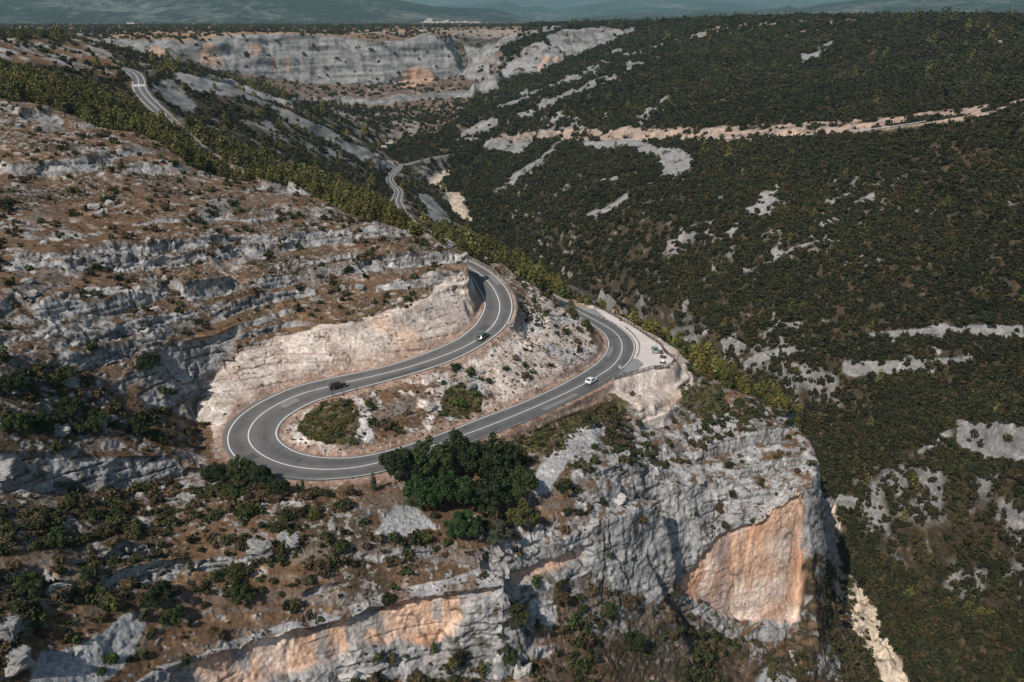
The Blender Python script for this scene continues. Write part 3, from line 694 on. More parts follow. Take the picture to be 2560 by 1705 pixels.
W_FORANGE = np.maximum.reduce([region(p, 950, 1420, 6) for p in (
    [(372,118),(395,112),(420,130),(452,146),(455,164),(425,158),(395,145)], [(505,112),(520,108),(535,118),(552,140),(565,166),(505,168),(500,150)], [(610,118),(640,110),(648,128),(630,150)],
    [(658,150),(680,140),(692,150),(690,172),(665,166)], [(710,150),(722,140),(722,185),(712,180)], [(990,206),(1000,188),(1020,172),(1045,168),(1075,180),(1094,192),(1088,212),(1000,216)], [(1084,158),(1098,155),(1098,172),(1088,172)],
    [(1340,165),(1358,148),(1372,138),(1378,146),(1362,166),(1345,178)], [(1384,150),(1396,140),(1398,150),(1388,158)])])
log('outlines')

# ---- colours of the ground (base colour only; light and shade come from the lamp and the sky)
n1 = fbm(x, y, z, 2.4, 3, seed=4.4); n2 = fbm(x, y, z, 0.9, 2, seed=7.4); n3 = fbm(x, y, z, 14, 3, seed=2.9); n5 = fbm(x, y, z, 80, 3, seed=12.9)
nf = fbm(x, y, z, 9, 3, seed=14.4)
loc = np.where(R_ < 420, n1, nf)
streak = fbm(x, y, z * 0.22, 2.6, 3, seed=3.3); streakf = fbm(x, y, z * 0.10, 12, 3, seed=3.9)
def C(r, g, bb): return np.array([r, g, bb], np.float32)
def mixc(a, c, w): return a + (c - a) * w[..., None]
grass = mixc(mixc(np.broadcast_to(C(.142, .087, .053), x.shape + (3,)).astype(np.float32), C(.235, .145, .082), smooth(-0.1, 0.5, n1)), C(.078, .058, .036), smooth(0.05, 0.5, n3))
grey = mixc(np.broadcast_to(C(.35, .345, .345), x.shape + (3,)).astype(np.float32), C(.47, .455, .445), smooth(0.0, 0.5, loc)); hs = fbm(x * 0.35, y * 0.35, z * 2.2 + 0.2 * x, 2.6, 3, seed=141.0)
grey = mixc(grey, C(.19, .19, .193), smooth(0.02, 0.4, np.where(R_ < 420, 0.75 * hs + 0.35 * streak, streakf)) * 0.65)
grey = mixc(grey, C(.42, .34, .29), smooth(0.25, 0.6, n3) * 0.35)
pale = mixc(np.broadcast_to(C(.53, .45, .40), x.shape + (3,)).astype(np.float32), C(.68, .60, .54), smooth(-0.1, 0.4, n1)); pale = mixc(pale, C(.40, .27, .20), smooth(0.2, 0.6, n2) * 0.35); pale = mixc(pale, C(.66, .42, .26), smooth(0.25, 0.55, n3) * 0.5)
orange = mixc(np.broadcast_to(C(.74, .48, .34), x.shape + (3,)).astype(np.float32), C(.86, .70, .60), smooth(-0.1, 0.4, 0.15 * streak + 0.9 * fbm(x, y, z * 0.45, 6.0, 4, seed=33.0)) * 0.85); orange = mixc(orange, C(.30, .28, .29), smooth(0.24, 0.5, fbm(x, y, z * 0.2, 4.5, 3, seed=31.0)) * 0.6)
orange = mixc(orange, C(.52, .22, .11), smooth(0.2, 0.5, n3) * 0.4)
orange = mixc(orange, grey, (np.where(PXp < 1300, smooth(0.10, 0.3, fbm(x, y, z * 0.25, 3.4, 2, seed=121.0)), 0) * 0.85).astype(np.float32))
orange = mixc(orange, C(.10, .08, .07), smooth(0.05, 0.0, np.abs(fbm(x, y, z * 0.6, 7.0, 3, seed=131.0))) * smooth(-0.15, 0.1, wx) * 0.75)
scree = mixc(np.broadcast_to(C(.37, .37, .375), x.shape + (3,)).astype(np.float32), C(.48, .46, .44), smooth(-0.1, 0.5, n2))
gravel = mixc(np.broadcast_to(C(.37, .255, .20), x.shape + (3,)).astype(np.float32), C(.22, .12, .08), smooth(-0.1, 0.4, n1)); gravel = mixc(gravel, C(.58, .46, .38), smooth(0.1, 0.5, n2) * 0.7)
litter = mixc(np.broadcast_to(C(.046, .040, .026), x.shape + (3,)).astype(np.float32), C(.085, .062, .040), smooth(0, 0.5, loc))
sand = mixc(np.broadcast_to(C(.56, .47, .37), x.shape + (3,)).astype(np.float32), C(.26, .20, .16), smooth(0.05, 0.4, n1))
plateau = mixc(np.broadcast_to(C(.22, .15, .10), x.shape + (3,)).astype(np.float32), C(.40, .27, .17), smooth(-0.2, 0.2, n5))

NEARF = NEAR.astype(np.float32); RF = NRIGHT.astype(np.float32)
col = grass.copy()
left_valley = (~NEAR) & (~NRIGHT) & (R_ < 1050)
col = mixc(col, litter, ((~NEAR) & (R_ < 2000)).astype(np.float32) * 0.85)
col = mixc(col, mixc(np.broadcast_to(C(.17, .12, .095), x.shape + (3,)).astype(np.float32), C(.30, .24, .20), smooth(0, .4, nf)), ((~NEAR) & (~NRIGHT)) * smooth(820, 980, R_) * smooth(1400, 1300, R_) * 0.85)
col = mixc(col, plateau, smooth(950, 1150, R_) * smooth(68, 76, f32(Z)))
col = mixc(col, C(.085, .070, .045), RF * smooth(1000, 1500, R_) * 0.9)
# broken rock on the near hill: steps, scattered outcrops, stones
outc = smooth(0.17, 0.32, patch * 0.5 + n1 * 0.55 + 0.12 * wx) * 0.95
stones = smooth(0.28, 0.42, n2 + 0.4 * n3)
rock_near = np.clip(np.maximum(bedrock * smooth(-0.42, -0.12, n1 + 0.2), np.maximum(outc * 0.9, stones * 0.7)), 0, 1) * CLOSE
rock_near = rock_near * smooth(-0.5, -0.1, n3 + 0.25 * patch + 0.28)
rock_near = np.maximum(rock_near, W_LEDGE * CLOSE * smooth(-0.55, -0.3, n1))
col = mixc(col, grey, rock_near)
prom_rock = (1 - 0.8 * W_VEG) * W_PROM * smooth(-0.26, -0.08, n1 * 0.8 + n3 * 0.6)
col = mixc(col, grey, prom_rock)
rock_left = left_valley * np.clip(smooth(0.12, 0.3, n3 * 0.7 + nf * 0.5), 0, 1)
col = mixc(col, C(.26, .235, .22), rock_left * 0.8)
right_bare = RF * (R_ < 1300) * smooth(0.22, 0.34, nf * 0.45 + 0.65 * ribs * 0.35 + n5 * 0.35 + n1 * 0.45 - 0.07 - 0.22 * smooth(460, 340, R_))
col = mixc(col, grey * 0.62, right_bare * 0.75)
ribmask = W_RIB * np.where(R_ > 650, smooth(-0.42, -0.2, nf), smooth(-0.12, 0.10, nf + 0.6 * n1)).astype(np.float32)
col = mixc(col, grey * 0.66, ribmask)
_rlow = RF * (R_ < 700) * (R_ > 150)
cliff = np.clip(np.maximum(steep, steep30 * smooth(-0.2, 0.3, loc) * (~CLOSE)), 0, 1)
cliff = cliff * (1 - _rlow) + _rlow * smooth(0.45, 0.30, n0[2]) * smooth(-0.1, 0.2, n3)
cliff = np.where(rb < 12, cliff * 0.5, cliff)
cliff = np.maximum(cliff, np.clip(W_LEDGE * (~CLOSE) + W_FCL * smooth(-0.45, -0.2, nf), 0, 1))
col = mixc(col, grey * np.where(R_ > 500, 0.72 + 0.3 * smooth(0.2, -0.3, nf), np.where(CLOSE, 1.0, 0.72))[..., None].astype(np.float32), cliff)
col = mixc(col, C(.09, .09, .09), cliff * (R_ > 500) * smooth(0.12, 0.38, streakf * 0.6 + 0.6 * nf) * 0.6)
_lf = fbm(x * 0.1, y * 0.1, z * 1.0, 5.0, 3, seed=111.0)
col = mixc(col, C(.11, .105, .10), cliff * (R_ > 700) * smooth(0.22, 0.38, _lf) * 0.6)
col = mixc(col, mixc(grey, C(.145, .083, .052), smooth(0.05, 0.3, n1 + 0.4 * n3) * 0.8), W_RIM)
col = mixc(col, C(.10, .085, .035), W_GREEN * 0.85)
col = mixc(col, mixc(litter, C(.15, .096, .06), smooth(-0.1, 0.3, n1)), W_VEG * smooth(-0.35, -0.1, n1 + 0.5 * n3))
col = mixc(col, mixc(grass, grey * 0.8, smooth(0.0, 0.2, nf * 0.7 + n3 * 0.4)), W_UL)
# road cuttings and turned earth
speck = smooth(0.30, 0.42, fbm(x, y, z, 1.5, 2, seed=95.0)) * CLOSE
darkspeck = smooth(0.33, 0.45, fbm(x, y, z, 2.6, 2, seed=96.0)) * (R_ < 420)
col = mixc(col, C(.085, .068, .042), speck * (rock_near + prom_rock + cliff).clip(0, 1) * 0.75)
cutm = W_CUT * smooth(-0.60, -0.35, n3 * 0.6 + n1 * 0.5)
col = mixc(col, pale, cutm)
isl = W_ISL * smooth(-0.12, 0.10, n1 * 0.7 + n3 * 0.8) * (1 - W_GREEN)
col = mixc(col, mixc(pale, grey * 1.15, smooth(-0.05, 0.2, wx)), isl)
isl2 = W_SPUR * smooth(-0.55, -0.3, n1 * 0.6 + n3 * 0.5)
col = mixc(col, mixc(pale, C(.50, .49, .49), smooth(0.0, 0.3, wx)), isl2)
pads = W_PADS * smooth(-0.5, -0.2, n1 * 0.7 + n3 * 0.4)
col = mixc(col, pale, pads)
W_OR2 = blur(W_ORANGE.astype(np.float32), 4, 4); W_OR2 = smooth(0.30, 0.80, W_OR2 + 0.35 * n1 + 0.3 * n3)
col = mixc(col, orange, np.clip(W_OR2 * smooth(-0.6, -0.4, n3), 0, 1))
col = mixc(col, scree * np.where(R_ > 400, 0.72, 1.0)[..., None].astype(np.float32), smooth(0.30, 0.70, blur(W_SCREE.astype(np.float32), 3, 3) + 0.35 * n1 + 0.25 * n3) * np.where(R_ > 400, smooth(-0.5, -0.2, nf + n1 * 0.5), 1))
col = mixc(col, C(.58, .37, .26), W_FORANGE * smooth(-0.3, 0.1, streakf) * 0.8)
bandc = mixc(np.broadcast_to(C(.36, .28, .24), x.shape + (3,)).astype(np.float32), C(.52, .38, .29), smooth(-0.1, 0.4, nf)); bandc = mixc(bandc, C(.14, .10, .08), smooth(0.1, 0.45, n1) * 0.7)
col = mixc(col, bandc, W_BAND * smooth(-0.45, -0.25, nf + 0.2 * n1))
col = mixc(col, gravel, smooth(4.2 + 0, 1.6, rb + n1 * 2.0 + 2.5 * (R_ > 450)) * 0.92 * (rb < 12))
col = mixc(col, C(.40, .31, .25), smooth(6.5, 4.5, D2 + nf * 2))
vw = 7.0 + 3.0 * vnoise(x / 40, y / 40, 0 * z)
riv = ((R_ < 345) | (R_ > 575)) * smooth(1.1, 0.85, (DV + n3 * 3) / np.where(R_ < 330, 6.5, vw)) * np.where(R_ > 400, np.clip(region([(1065,425),(1130,425),(1120,480),(1070,485)], 400, 900, 6) + region([(1118,478),(1175,478),(1185,560),(1120,560)], 400, 900, 6) + region([(945,355),(1005,355),(1005,385),(945,385)], 700, 1000, 6), 0, 1), 1)
col = mixc(col, sand, riv)
col = mixc(col, C(.17, .105, .07), darkspeck * np.clip(0.45 * cutm + isl + 0.45 * isl2 + 0.6 * pads, 0, 1) * (1 - 0.5 * W_SPUR) * 0.6 * (1 - W_ORANGE))
grain = 1 + 0.34 * vnoise(x * 2.3, y * 2.3, z * 2.3) + 0.22 * vnoise(x * 0.35, y * 0.35, z * 0.35)
col = np.clip(col * np.where(R_ < 420, grain, 1 + 0.30 * vnoise(x / 1.6, y / 1.6, z / 1.6))[..., None], 0.01, 0.9)
log('colours')

# ---- relief of the rock itself, pushed along the land's normal
keepface = blur(smooth(0.72, 0.5, nbase[2]).astype(np.float32), 1.5, 2.0)
hx = blur(nbase[0].astype(np.float32), 5, 5); hy = blur(nbase[1].astype(np.float32), 5, 5); hl = np.sqrt(hx * hx + hy * hy) + 1e-4
n0 = normals(X, Y, Z)
rockness = np.clip(rock_near + prom_rock + cliff + cutm * 0.7 + isl * 0.4 + isl2 * 0.5 + ribmask * .6 + W_ORANGE * 0.5, 0, 1)
keep = smooth(1.2, 3.5, rb) * (1 - padw) * smooth(4.5, 8, D2)
soft = np.clip(1 - 0.9 * cutm - 0.75 * isl2 - 0.5 * pads, 0.12, 1)
pln = 1 - 0.72 * np.clip(W_PROM + steep, 0, 1)
vcr = smooth(0.07, 0.0, np.abs(fbm(x, y, z * 0.25, 6.5, 3, seed=101.0))) * smooth(-0.1, 0.2, wy)
_fb = np.abs(np.mod((z + 0.16 * x + 0.35 * n1) / 2.3, 1.0) - 0.5)
hcr = smooth(0.10, 0.02, _fb) * smooth(-0.05, 0.2, wx + 0.3 * n3)
_fc = np.abs(np.mod((z + 0.07 * x + 0.30 * n1 + 0.2 * wx) / 1.25, 1.0) - 0.5)
hcr = np.maximum(hcr, smooth(0.16, 0.04, _fc) * smooth(-0.25, 0.05, wy) * np.clip(W_LEDGE * CLOSE + 0.7 * bedrock, 0, 1))
crack = np.clip(vcr + hcr, 0, 1) * np.clip(prom_rock + rock_near + steep, 0, 1) * CLOSE
_cf = np.abs(np.mod((z + 0.10 * x + 0.35 * n1 + 0.4 * n3) / 1.7, 1.0) - 0.5)
cutcrack = np.clip(smooth(0.09, 0.02, _cf) * smooth(-0.1, 0.15, wx) + smooth(0.05, 0.0, np.abs(fbm(x, y, z * 0.35, 3.2, 3, seed=151.0))) * smooth(-0.1, 0.1, wy), 0, 1) * np.clip(cutm + isl2, 0, 1) * smooth(0.97, 0.85, nbase[2])
block = np.floor((fbm(x, y, z * 2.2, 3.0, 2, seed=90.0) * 0.5 + 0.5) * 7) / 7.0
d_near = ((ridged(x, y, z * 1.6, 3.4, 3, seed=2.0) - 0.45) * 0.55 + (block - 0.5) * 1.3) * rockness * soft * pln - crack * 0.5 - cutcrack * 0.4 + n2 * 0.22 * (0.6 + rockness) * soft + n1 * 0.22 * (0.4 + rockness) * soft
face = steep * smooth(80, 110, R_)
lay = fbm(x * 0.15, y * 0.15, z + 0.1 * x, 1.7, 3, seed=40.0); blk = ridged(x, y, z * 0.35, 7.5, 3, seed=41.0)
d_face = (lay * 0.55 + (blk - 0.4) * 0.8 + streak * 0.35) * face * (1 - 0.75 * W_ORANGE)
bul = fbm(x, y, z * 0.6, 22, 2, seed=43.0)
d_close = (d_near + d_face) * (1 - 0.5 * W_ORANGE) + face * bul * 1.4
push = 1.5 * blur(W_ORANGE.astype(np.float32), 1.5, 1.5) * keepface
rf = ridged(x, y, z * 0.5, 26, 4, seed=51.0) - 0.4; layf = fbm(x * 0.12, y * 0.12, z, 9, 3, seed=52.0); pil = ridged(x, y, z * 0.08, 34, 4, seed=53.0) - 0.45
d_far = cliff * (rf * 2.6 + layf * 5.0 + pil * 3.0) * np.clip((R_ - 250) / 900, 0.15, 1) + (nf * 0.9 + n3 * 0.6) * (1 - cliff)
t_far = smooth(240, 420, R_)
disp = (d_close * (1 - t_far) + d_far * t_far) * keep * np.clip(1 - riv * 0.6, 0, 1)
# overhang: the big ledge stands out over its orange wall
X = X + n0[0] * disp - hx / hl * push; Y = Y + n0[1] * disp - hy / hl * push; Z = Z + n0[2] * disp * np.where(steep > 0.5, 1.0, 1.0)
Z = Z + riv * np.where(R_ < 330, (ridged(x, y, 0 * z, 9, 3, seed=61.0) - 0.3) * 5.5, 0.3)
log('relief')

def grid_mesh(name, X, Y, Z, col, mat, flat=False):
    nc, nr = X.shape
    co = np.stack([X, Y, Z], -1).reshape(-1, 3).astype(np.float32)
    i = np.arange(nc - 1)[:, None] * nr + np.arange(nr - 1)[None, :]
    q = np.stack([i, i + nr, i + nr + 1, i + 1], -1).reshape(-1, 4).astype(np.int32)
    me = bpy.data.meshes.new(name)
    me.vertices.add(len(co)); me.vertices.foreach_set('co', co.ravel())
    me.loops.add(q.size); me.loops.foreach_set('vertex_index', q.ravel())
    me.polygons.add(len(q)); me.polygons.foreach_set('loop_start', np.arange(0, q.size, 4, dtype=np.int32))
    me.update(calc_edges=True)
    at = me.color_attributes.new('col', 'FLOAT_COLOR', 'POINT')
    at.data.foreach_set('color', np.concatenate([col.reshape(-1, 3), np.ones((len(co), 1), np.float32)], 1).astype(np.float32).ravel())
    if not flat: me.shade_smooth()
    me.materials.append(mat)
    o = bpy.data.objects.new(name, me); COL.objects.link(o)
    return o
def new_mat(name, rough=0.9, spec=0.2):
    m = bpy.data.materials.new(name); m.use_nodes = True; nt = m.node_tree
    b = nt.nodes['Principled BSDF']; b.inputs['Roughness'].default_value = rough; b.inputs['Specular IOR Level'].default_value = spec
    return m, nt, b
def node(nt, t, **kw):
    n = nt.nodes.new(t)
    for k, v in kw.items(): setattr(n, k, v)
    return n
def ground_mat():
    m, nt, b = new_mat('ground', 0.95, 0.1)
    at = node(nt, 'ShaderNodeAttribute', attribute_name='col')
    geo = node(nt, 'ShaderNodeNewGeometry')
    ns = node(nt, 'ShaderNodeTexNoise'); ns.inputs['Scale'].default_value = 1.7; ns.inputs['Detail'].default_value = 5; ns.inputs['Roughness'].default_value = 0.65
    nt.links.new(geo.outputs['Position'], ns.inputs['Vector'])
    rmp = node(nt, 'ShaderNodeMapRange'); rmp.inputs['From Min'].default_value = 0.3; rmp.inputs['From Max'].default_value = 0.7; rmp.inputs['To Min'].default_value = 0.66; rmp.inputs['To Max'].default_value = 1.3
    nt.links.new(ns.outputs['Fac'], rmp.inputs['Value'])
    mul = node(nt, 'ShaderNodeVectorMath', operation='SCALE')
    nt.links.new(at.outputs['Color'], mul.inputs[0]); nt.links.new(rmp.outputs[0], mul.inputs['Scale'])
    nt.links.new(mul.outputs[0], b.inputs['Base Color'])
    bp = node(nt, 'ShaderNodeBump'); bp.inputs['Strength'].default_value = 0.7; bp.inputs['Distance'].default_value = 0.5
    n2_ = node(nt, 'ShaderNodeTexNoise'); n2_.inputs['Scale'].default_value = 0.9; n2_.inputs['Detail'].default_value = 6; n2_.inputs['Roughness'].default_value = 0.7
    nt.links.new(geo.outputs['Position'], n2_.inputs['Vector'])
    nt.links.new(n2_.outputs['Fac'], bp.inputs['Height']); nt.links.new(bp.outputs[0], b.inputs['Normal'])
    return m
M_GROUND = ground_mat()
col = mixc(col, C(.24, .155, .11), cutcrack * 0.7)
col = np.clip(mixc(col, C(.07, .065, .06), crack * 0.72 * (1 - W_ORANGE * .7)), 0.01, 0.9)
terrain = grid_mesh('terrain', X, Y, Z, col, M_GROUND, True)
terrain['kind'] = 'structure'
TX, TY, TZ = X, Y, Z
log('terrain mesh', len(terrain.data.vertices))

# ------------------------------------------------------------------ naming helpers
def tag(o, label=None, cat=None, group=None, kind=None):
    if label: o['label'] = label
    if cat: o['category'] = cat
    if group: o['group'] = group
    if kind: o['kind'] = kind
    return o
def empty(name, loc, rz=0.0, scale=1.0):
    o = bpy.data.objects.new(name, None); COL.objects.link(o); o.location = loc; o.rotation_euler = (0, 0, rz); o.scale = (scale,) * 3
    o.empty_display_size = 0.5
    return o
def obj_from(name, verts, faces, mat, parent=None, smooth_=False):
    me = bpy.data.meshes.new(name); me.from_pydata([tuple(v) for v in verts], [], faces); me.update()
    if smooth_: me.shade_smooth()
    if mat: me.materials.append(mat)
    o = bpy.data.objects.new(name, me); COL.objects.link(o)
    if parent: o.parent = parent
    return o
def simple_mat(name, c, rough=0.7, spec=0.3, metal=0.0, noise=0.0, nscale=3.0):
    m, nt, b = new_mat(name, rough, spec); b.inputs['Base Color'].default_value = (*c, 1); b.inputs['Metallic'].default_value = metal
    if noise:
        geo = node(nt, 'ShaderNodeNewGeometry'); ns = node(nt, 'ShaderNodeTexNoise'); ns.inputs['Scale'].default_value = nscale; ns.inputs['Detail'].default_value = 4
        nt.links.new(geo.outputs['Position'], ns.inputs['Vector'])
        mr = node(nt, 'ShaderNodeMapRange'); mr.inputs['From Min'].default_value = 0.3; mr.inputs['From Max'].default_value = 0.7; mr.inputs['To Min'].default_value = 1 - noise; mr.inputs['To Max'].default_value = 1 + noise
        nt.links.new(ns.outputs['Fac'], mr.inputs['Value'])
        vm = node(nt, 'ShaderNodeVectorMath', operation='SCALE'); vm.inputs[0].default_value = c; nt.links.new(mr.outputs[0], vm.inputs['Scale']); nt.links.new(vm.outputs[0], b.inputs['Base Color'])
    return m

# ------------------------------------------------------------------ asphalt, painted lines, lay-by
def asphalt_mat(name, base, worn):
    m, nt, b = new_mat(name, 0.85, 0.25)
    at = node(nt, 'ShaderNodeAttribute', attribute_name='lane')      # x: wheel-track wear, y: distance
    sep = node(nt, 'ShaderNodeSeparateColor'); nt.links.new(at.outputs['Color'], sep.inputs[0])
    geo = node(nt, 'ShaderNodeNewGeometry')
    ns = node(nt, 'ShaderNodeTexNoise'); ns.inputs['Scale'].default_value = 0.30; ns.inputs['Detail'].default_value = 6; ns.inputs['Roughness'].default_value = 0.6
    nt.links.new(geo.outputs['Position'], ns.inputs['Vector'])
    add = node(nt, 'ShaderNodeMath', operation='ADD'); nt.links.new(ns.outputs['Fac'], add.inputs[0])
    mul = node(nt, 'ShaderNodeMath', operation='MULTIPLY'); mul.inputs[1].default_value = 0.45; nt.links.new(sep.outputs[0], mul.inputs[0]); nt.links.new(mul.outputs[0], add.inputs[1])
    mr = node(nt, 'ShaderNodeMapRange'); mr.inputs['From Min'].default_value = 0.3; mr.inputs['From Max'].default_value = 1.1; nt.links.new(add.outputs[0], mr.inputs['Value'])
    mx = node(nt, 'ShaderNodeMix', data_type='RGBA'); mx.inputs[6].default_value = (*base, 1); mx.inputs[7].default_value = (*worn, 1)
    nt.links.new(mr.outputs[0], mx.inputs[0]); nt.links.new(mx.outputs[2], b.inputs['Base Color'])
    return m
M_ASPH = asphalt_mat('asphalt', (.180, .176, .176), (.095, .093, .094))
M_ASPH2 = asphalt_mat('pale_asphalt', (.26, .262, .27), (.22, .22, .225))
M_PAINT = simple_mat('road_paint', (.72, .72, .71), 0.6, 0.2, noise=0.12, nscale=2.0)
def ribbon(name, P, left, right, mat, dz, n_across=1, i0=0, i1=None, parent=None, wear=False):
    """a strip along the centre line from offset `left` to offset `right` (left positive)"""
    i1 = i1 or len(P); T = tangents(P); N = np.stack([-T[:, 1], T[:, 0]], 1)
    idx = np.arange(i0, i1)
    left = np.broadcast_to(left, len(P))[idx]; right = np.broadcast_to(right, len(P))[idx]
    V = []; W = []
    for k in range(n_across + 1):
        t = k / n_across; off = left * (1 - t) + right * t
        q = P[idx, :2] + N[idx] * off[:, None]
        V.append(np.c_[q, P[idx, 2] + dz]); W.append(off)
    n = len(idx); V = np.array(V).transpose(1, 0, 2).reshape(-1, 3)
    m = n_across + 1
    F = [(i * m + k, (i + 1) * m + k, (i + 1) * m + k + 1, i * m + k + 1) for i in range(n - 1) for k in range(n_across)]
    F = [f[::-1] for f in F]
    o = obj_from(name, V, F, mat, parent)
    if wear:
        off = np.array(W).T; wl = left[:, None]; wr = -right[:, None]
        c = np.where(off > 0, off / wl, -off / wr)
        track = np.exp(-((c - 0.52) / 0.30) ** 2)
        at = o.data.color_attributes.new('lane', 'FLOAT_COLOR', 'POINT')
        at.data.foreach_set('color', np.stack([track, track, track, np.ones_like(track)], -1).astype(np.float32).ravel())
    return o
_hw = np.exp(-((np.arange(len(ROAD)) - 548) / 14.0) ** 2) * 0.8
road = ribbon('road', ROAD, WL + SHO + 0.0, -(WRT + SHO + _hw), M_ASPH, 0.0, 14, wear=True); road['kind'] = 'structure'
LINE_W = 0.24
def lines(name, P, off, i0, i1, w=LINE_W, mat=None):
    o = ribbon(name, P, off + w / 2, off - w / 2, mat or M_PAINT, 0.012, 1, i0, i1); o['kind'] = 'structure'; return o
lines('road_marking', ROAD, np.zeros(len(ROAD)), 0, 1290)
lines('road_marking', ROAD, WL, 0, 1290)
i_lay = int(np.argmin([(project(*p)[0] - 1555) ** 2 + (project(*p)[1] - 872) ** 2 for p in ROAD]))
def idx_at(px, py, lo=400, hi=800):
    pr = np.array([project(*p)[:2] for p in ROAD[lo:hi]]); return lo + int(np.argmin((pr[:, 0] - px) ** 2 + (pr[:, 1] - py) ** 2))
ia, ib, ic, id_ = idx_at(1497, 940), idx_at(1518, 925), idx_at(1515, 815), idx_at(1467, 789)
lines('road_marking', ROAD, -WRT, 0, ia); lines('road_marking', ROAD, -WRT, ib + 2, ic); lines('road_marking', ROAD, -WRT, id_, 1290)
for a, b2 in ((ia, ib + 2), (ic, id_)):
    k = a + 1
    while k < b2 - 1:
        lines('edge_dash_marking', ROAD, -WRT, k, k + 2, 0.28); k += 3
M_PATCH = simple_mat('asphalt_patch', (.085, .084, .086), 0.9, 0.2, noise=0.2, nscale=1.5); M_PATCH2 = simple_mat('pale_asphalt_patch', (.21, .205, .20), 0.9, 0.2, noise=0.2, nscale=1.5)
for (i0_, n_, a_, b_, mt_) in ((432, 9, .9, .45, M_PATCH2), (470, 5, -.15, -.6, M_PATCH), (500, 14, .85, .55, M_PATCH), (534, 6, .5, .1, M_PATCH2), (561, 3, -.2, -.9, M_PATCH), (571, 2, .7, .3, M_PATCH), (597, 4, .2, .8, M_PATCH), (640, 16, -.5, -.95, M_PATCH2), (661, 5, -.1, -.9, M_PATCH), (690, 12, .9, .6, M_PATCH2), (712, 2, .9, -.9, M_PATCH)):
    lo_, hi_ = min(a_, b_), max(a_, b_); WW = lambda v: WL * v if v > 0 else WRT * v
    q_ = ribbon('asphalt_patch', ROAD, WW(hi_), WW(lo_), mt_, 0.005, 1, i0_, i0_ + n_); q_['kind'] = 'structure'
# the pale rumble bar across the far stretch
ix = int(np.argmin([(project(*p)[0] - 348) ** 2 + (project(*p)[1] - 213) ** 2 for p in ROAD[:300]]))
bar = ribbon('rumble_strip_marking', ROAD, WL - 0.2, -(WRT - 0.2), simple_mat('worn_paint', (.42, .42, .42), 0.8), 0.008, 1, ix - 3, ix + 4); bar['kind'] = 'structure'
fr = ribbon('far_road', ROAD2, 3.4, -3.4, asphalt_mat('far_asphalt', (.33, .33, .33), (.28, .28, .28)), 0.0, 2, wear=True); fr['kind'] = 'structure'
lines('road_marking', ROAD2, np.full(len(ROAD2), 2.9), 0, len(ROAD2) - 1, 0.3)

def gravel_mat(name, c1, c2, sc=3.0):
    m, nt, b = new_mat(name, 0.95, 0.1)
    geo = node(nt, 'ShaderNodeNewGeometry'); ns = node(nt, 'ShaderNodeTexNoise'); ns.inputs['Scale'].default_value = sc; ns.inputs['Detail'].default_value = 5; ns.inputs['Roughness'].default_value = 0.7
    n2_ = node(nt, 'ShaderNodeTexNoise'); n2_.inputs['Scale'].default_value = 0.15; n2_.inputs['Detail'].default_value = 2
    nt.links.new(geo.outputs['Position'], ns.inputs['Vector']); nt.links.new(geo.outputs['Position'], n2_.inputs['Vector'])
    ad = node(nt, 'ShaderNodeMath', operation='ADD'); nt.links.new(ns.outputs['Fac'], ad.inputs[0]); nt.links.new(n2_.outputs['Fac'], ad.inputs[1])
    mr = node(nt, 'ShaderNodeMapRange'); mr.inputs['From Min'].default_value = 0.75; mr.inputs['From Max'].default_value = 1.25; nt.links.new(ad.outputs[0], mr.inputs['Value'])
    mx = node(nt, 'ShaderNodeMix', data_type='RGBA'); mx.inputs[6].default_value = (*c1, 1); mx.inputs[7].default_value = (*c2, 1)
    nt.links.new(mr.outputs[0], mx.inputs[0]); nt.links.new(mx.outputs[2], b.inputs['Base Color'])
    return m
M_LAYBY = gravel_mat('pale_gravel', (.56, .49, .46), (.66, .61, .58)); M_EARTH = gravel_mat('brown_earth', (.36, .22, .14), (.46, .30, .20))
fence_px = [(1487,768,-2.2),(1504,772,-1.9),(1530,786,-1.2),(1552,799,-0.6),(1575,811,-0.2),(1600,828,0.2),(1625,846,0.6),(1645,860,0.8),(1655,869,0.9),(1660,882,1.1),(1671,892,1.2),(1684,902,1.2),(1684,912,1.3),(1667,926,1.5),(1635,928,1.8),(1600,938,2.1),(1565,948,2.4),(1537,956,2.7)]
FPT = [WZ(*p) for p in fence_px]
FP2 = resample([(p[0], p[1], 0) for p in FPT], 0.5)
def to_fence(i):
    """distance from the centre line, to the right, out to the fence"""
    o = ROAD[i, :2]; dv = -NRM[i]; best = np.nan
    a = FP2[:-1, :2] - o; seg = FP2[1:, :2] - FP2[:-1, :2]
    den = dv[0] * seg[:, 1] - dv[1] * seg[:, 0]
    t = (a[:, 0] * seg[:, 1] - a[:, 1] * seg[:, 0]) / den; u = (a[:, 0] * dv[1] - a[:, 1] * dv[0]) / den
    ok = (u >= 0) & (u <= 1) & (t > 0)
    return t[ok].min() if ok.any() else np.nan
TF = np.full(len(ROAD), np.nan)
for i in range(PAD_LO, PAD_HI): TF[i] = to_fence(i)
gi = [i for i in range(PAD_LO, PAD_HI) if TF[i] == TF[i] and TF[i] > WRT[i] + 1.5]
g0, g1 = min(gi), max(gi)
TF[:g0] = TF[g0]; TF[g1:] = TF[g1]; TF = np.interp(np.arange(len(ROAD)), np.nonzero(TF == TF)[0], TF[TF == TF])
PADR = TF - 0.35
lb = ribbon('lay_by_ground', ROAD, -(WRT + SHO - 0.15), -PADR, M_LAYBY, -0.012, 8, g0, g1 + 1); lb['kind'] = 'structure'
def lat_at(px, py):
    k = idx_at(px, py); return k
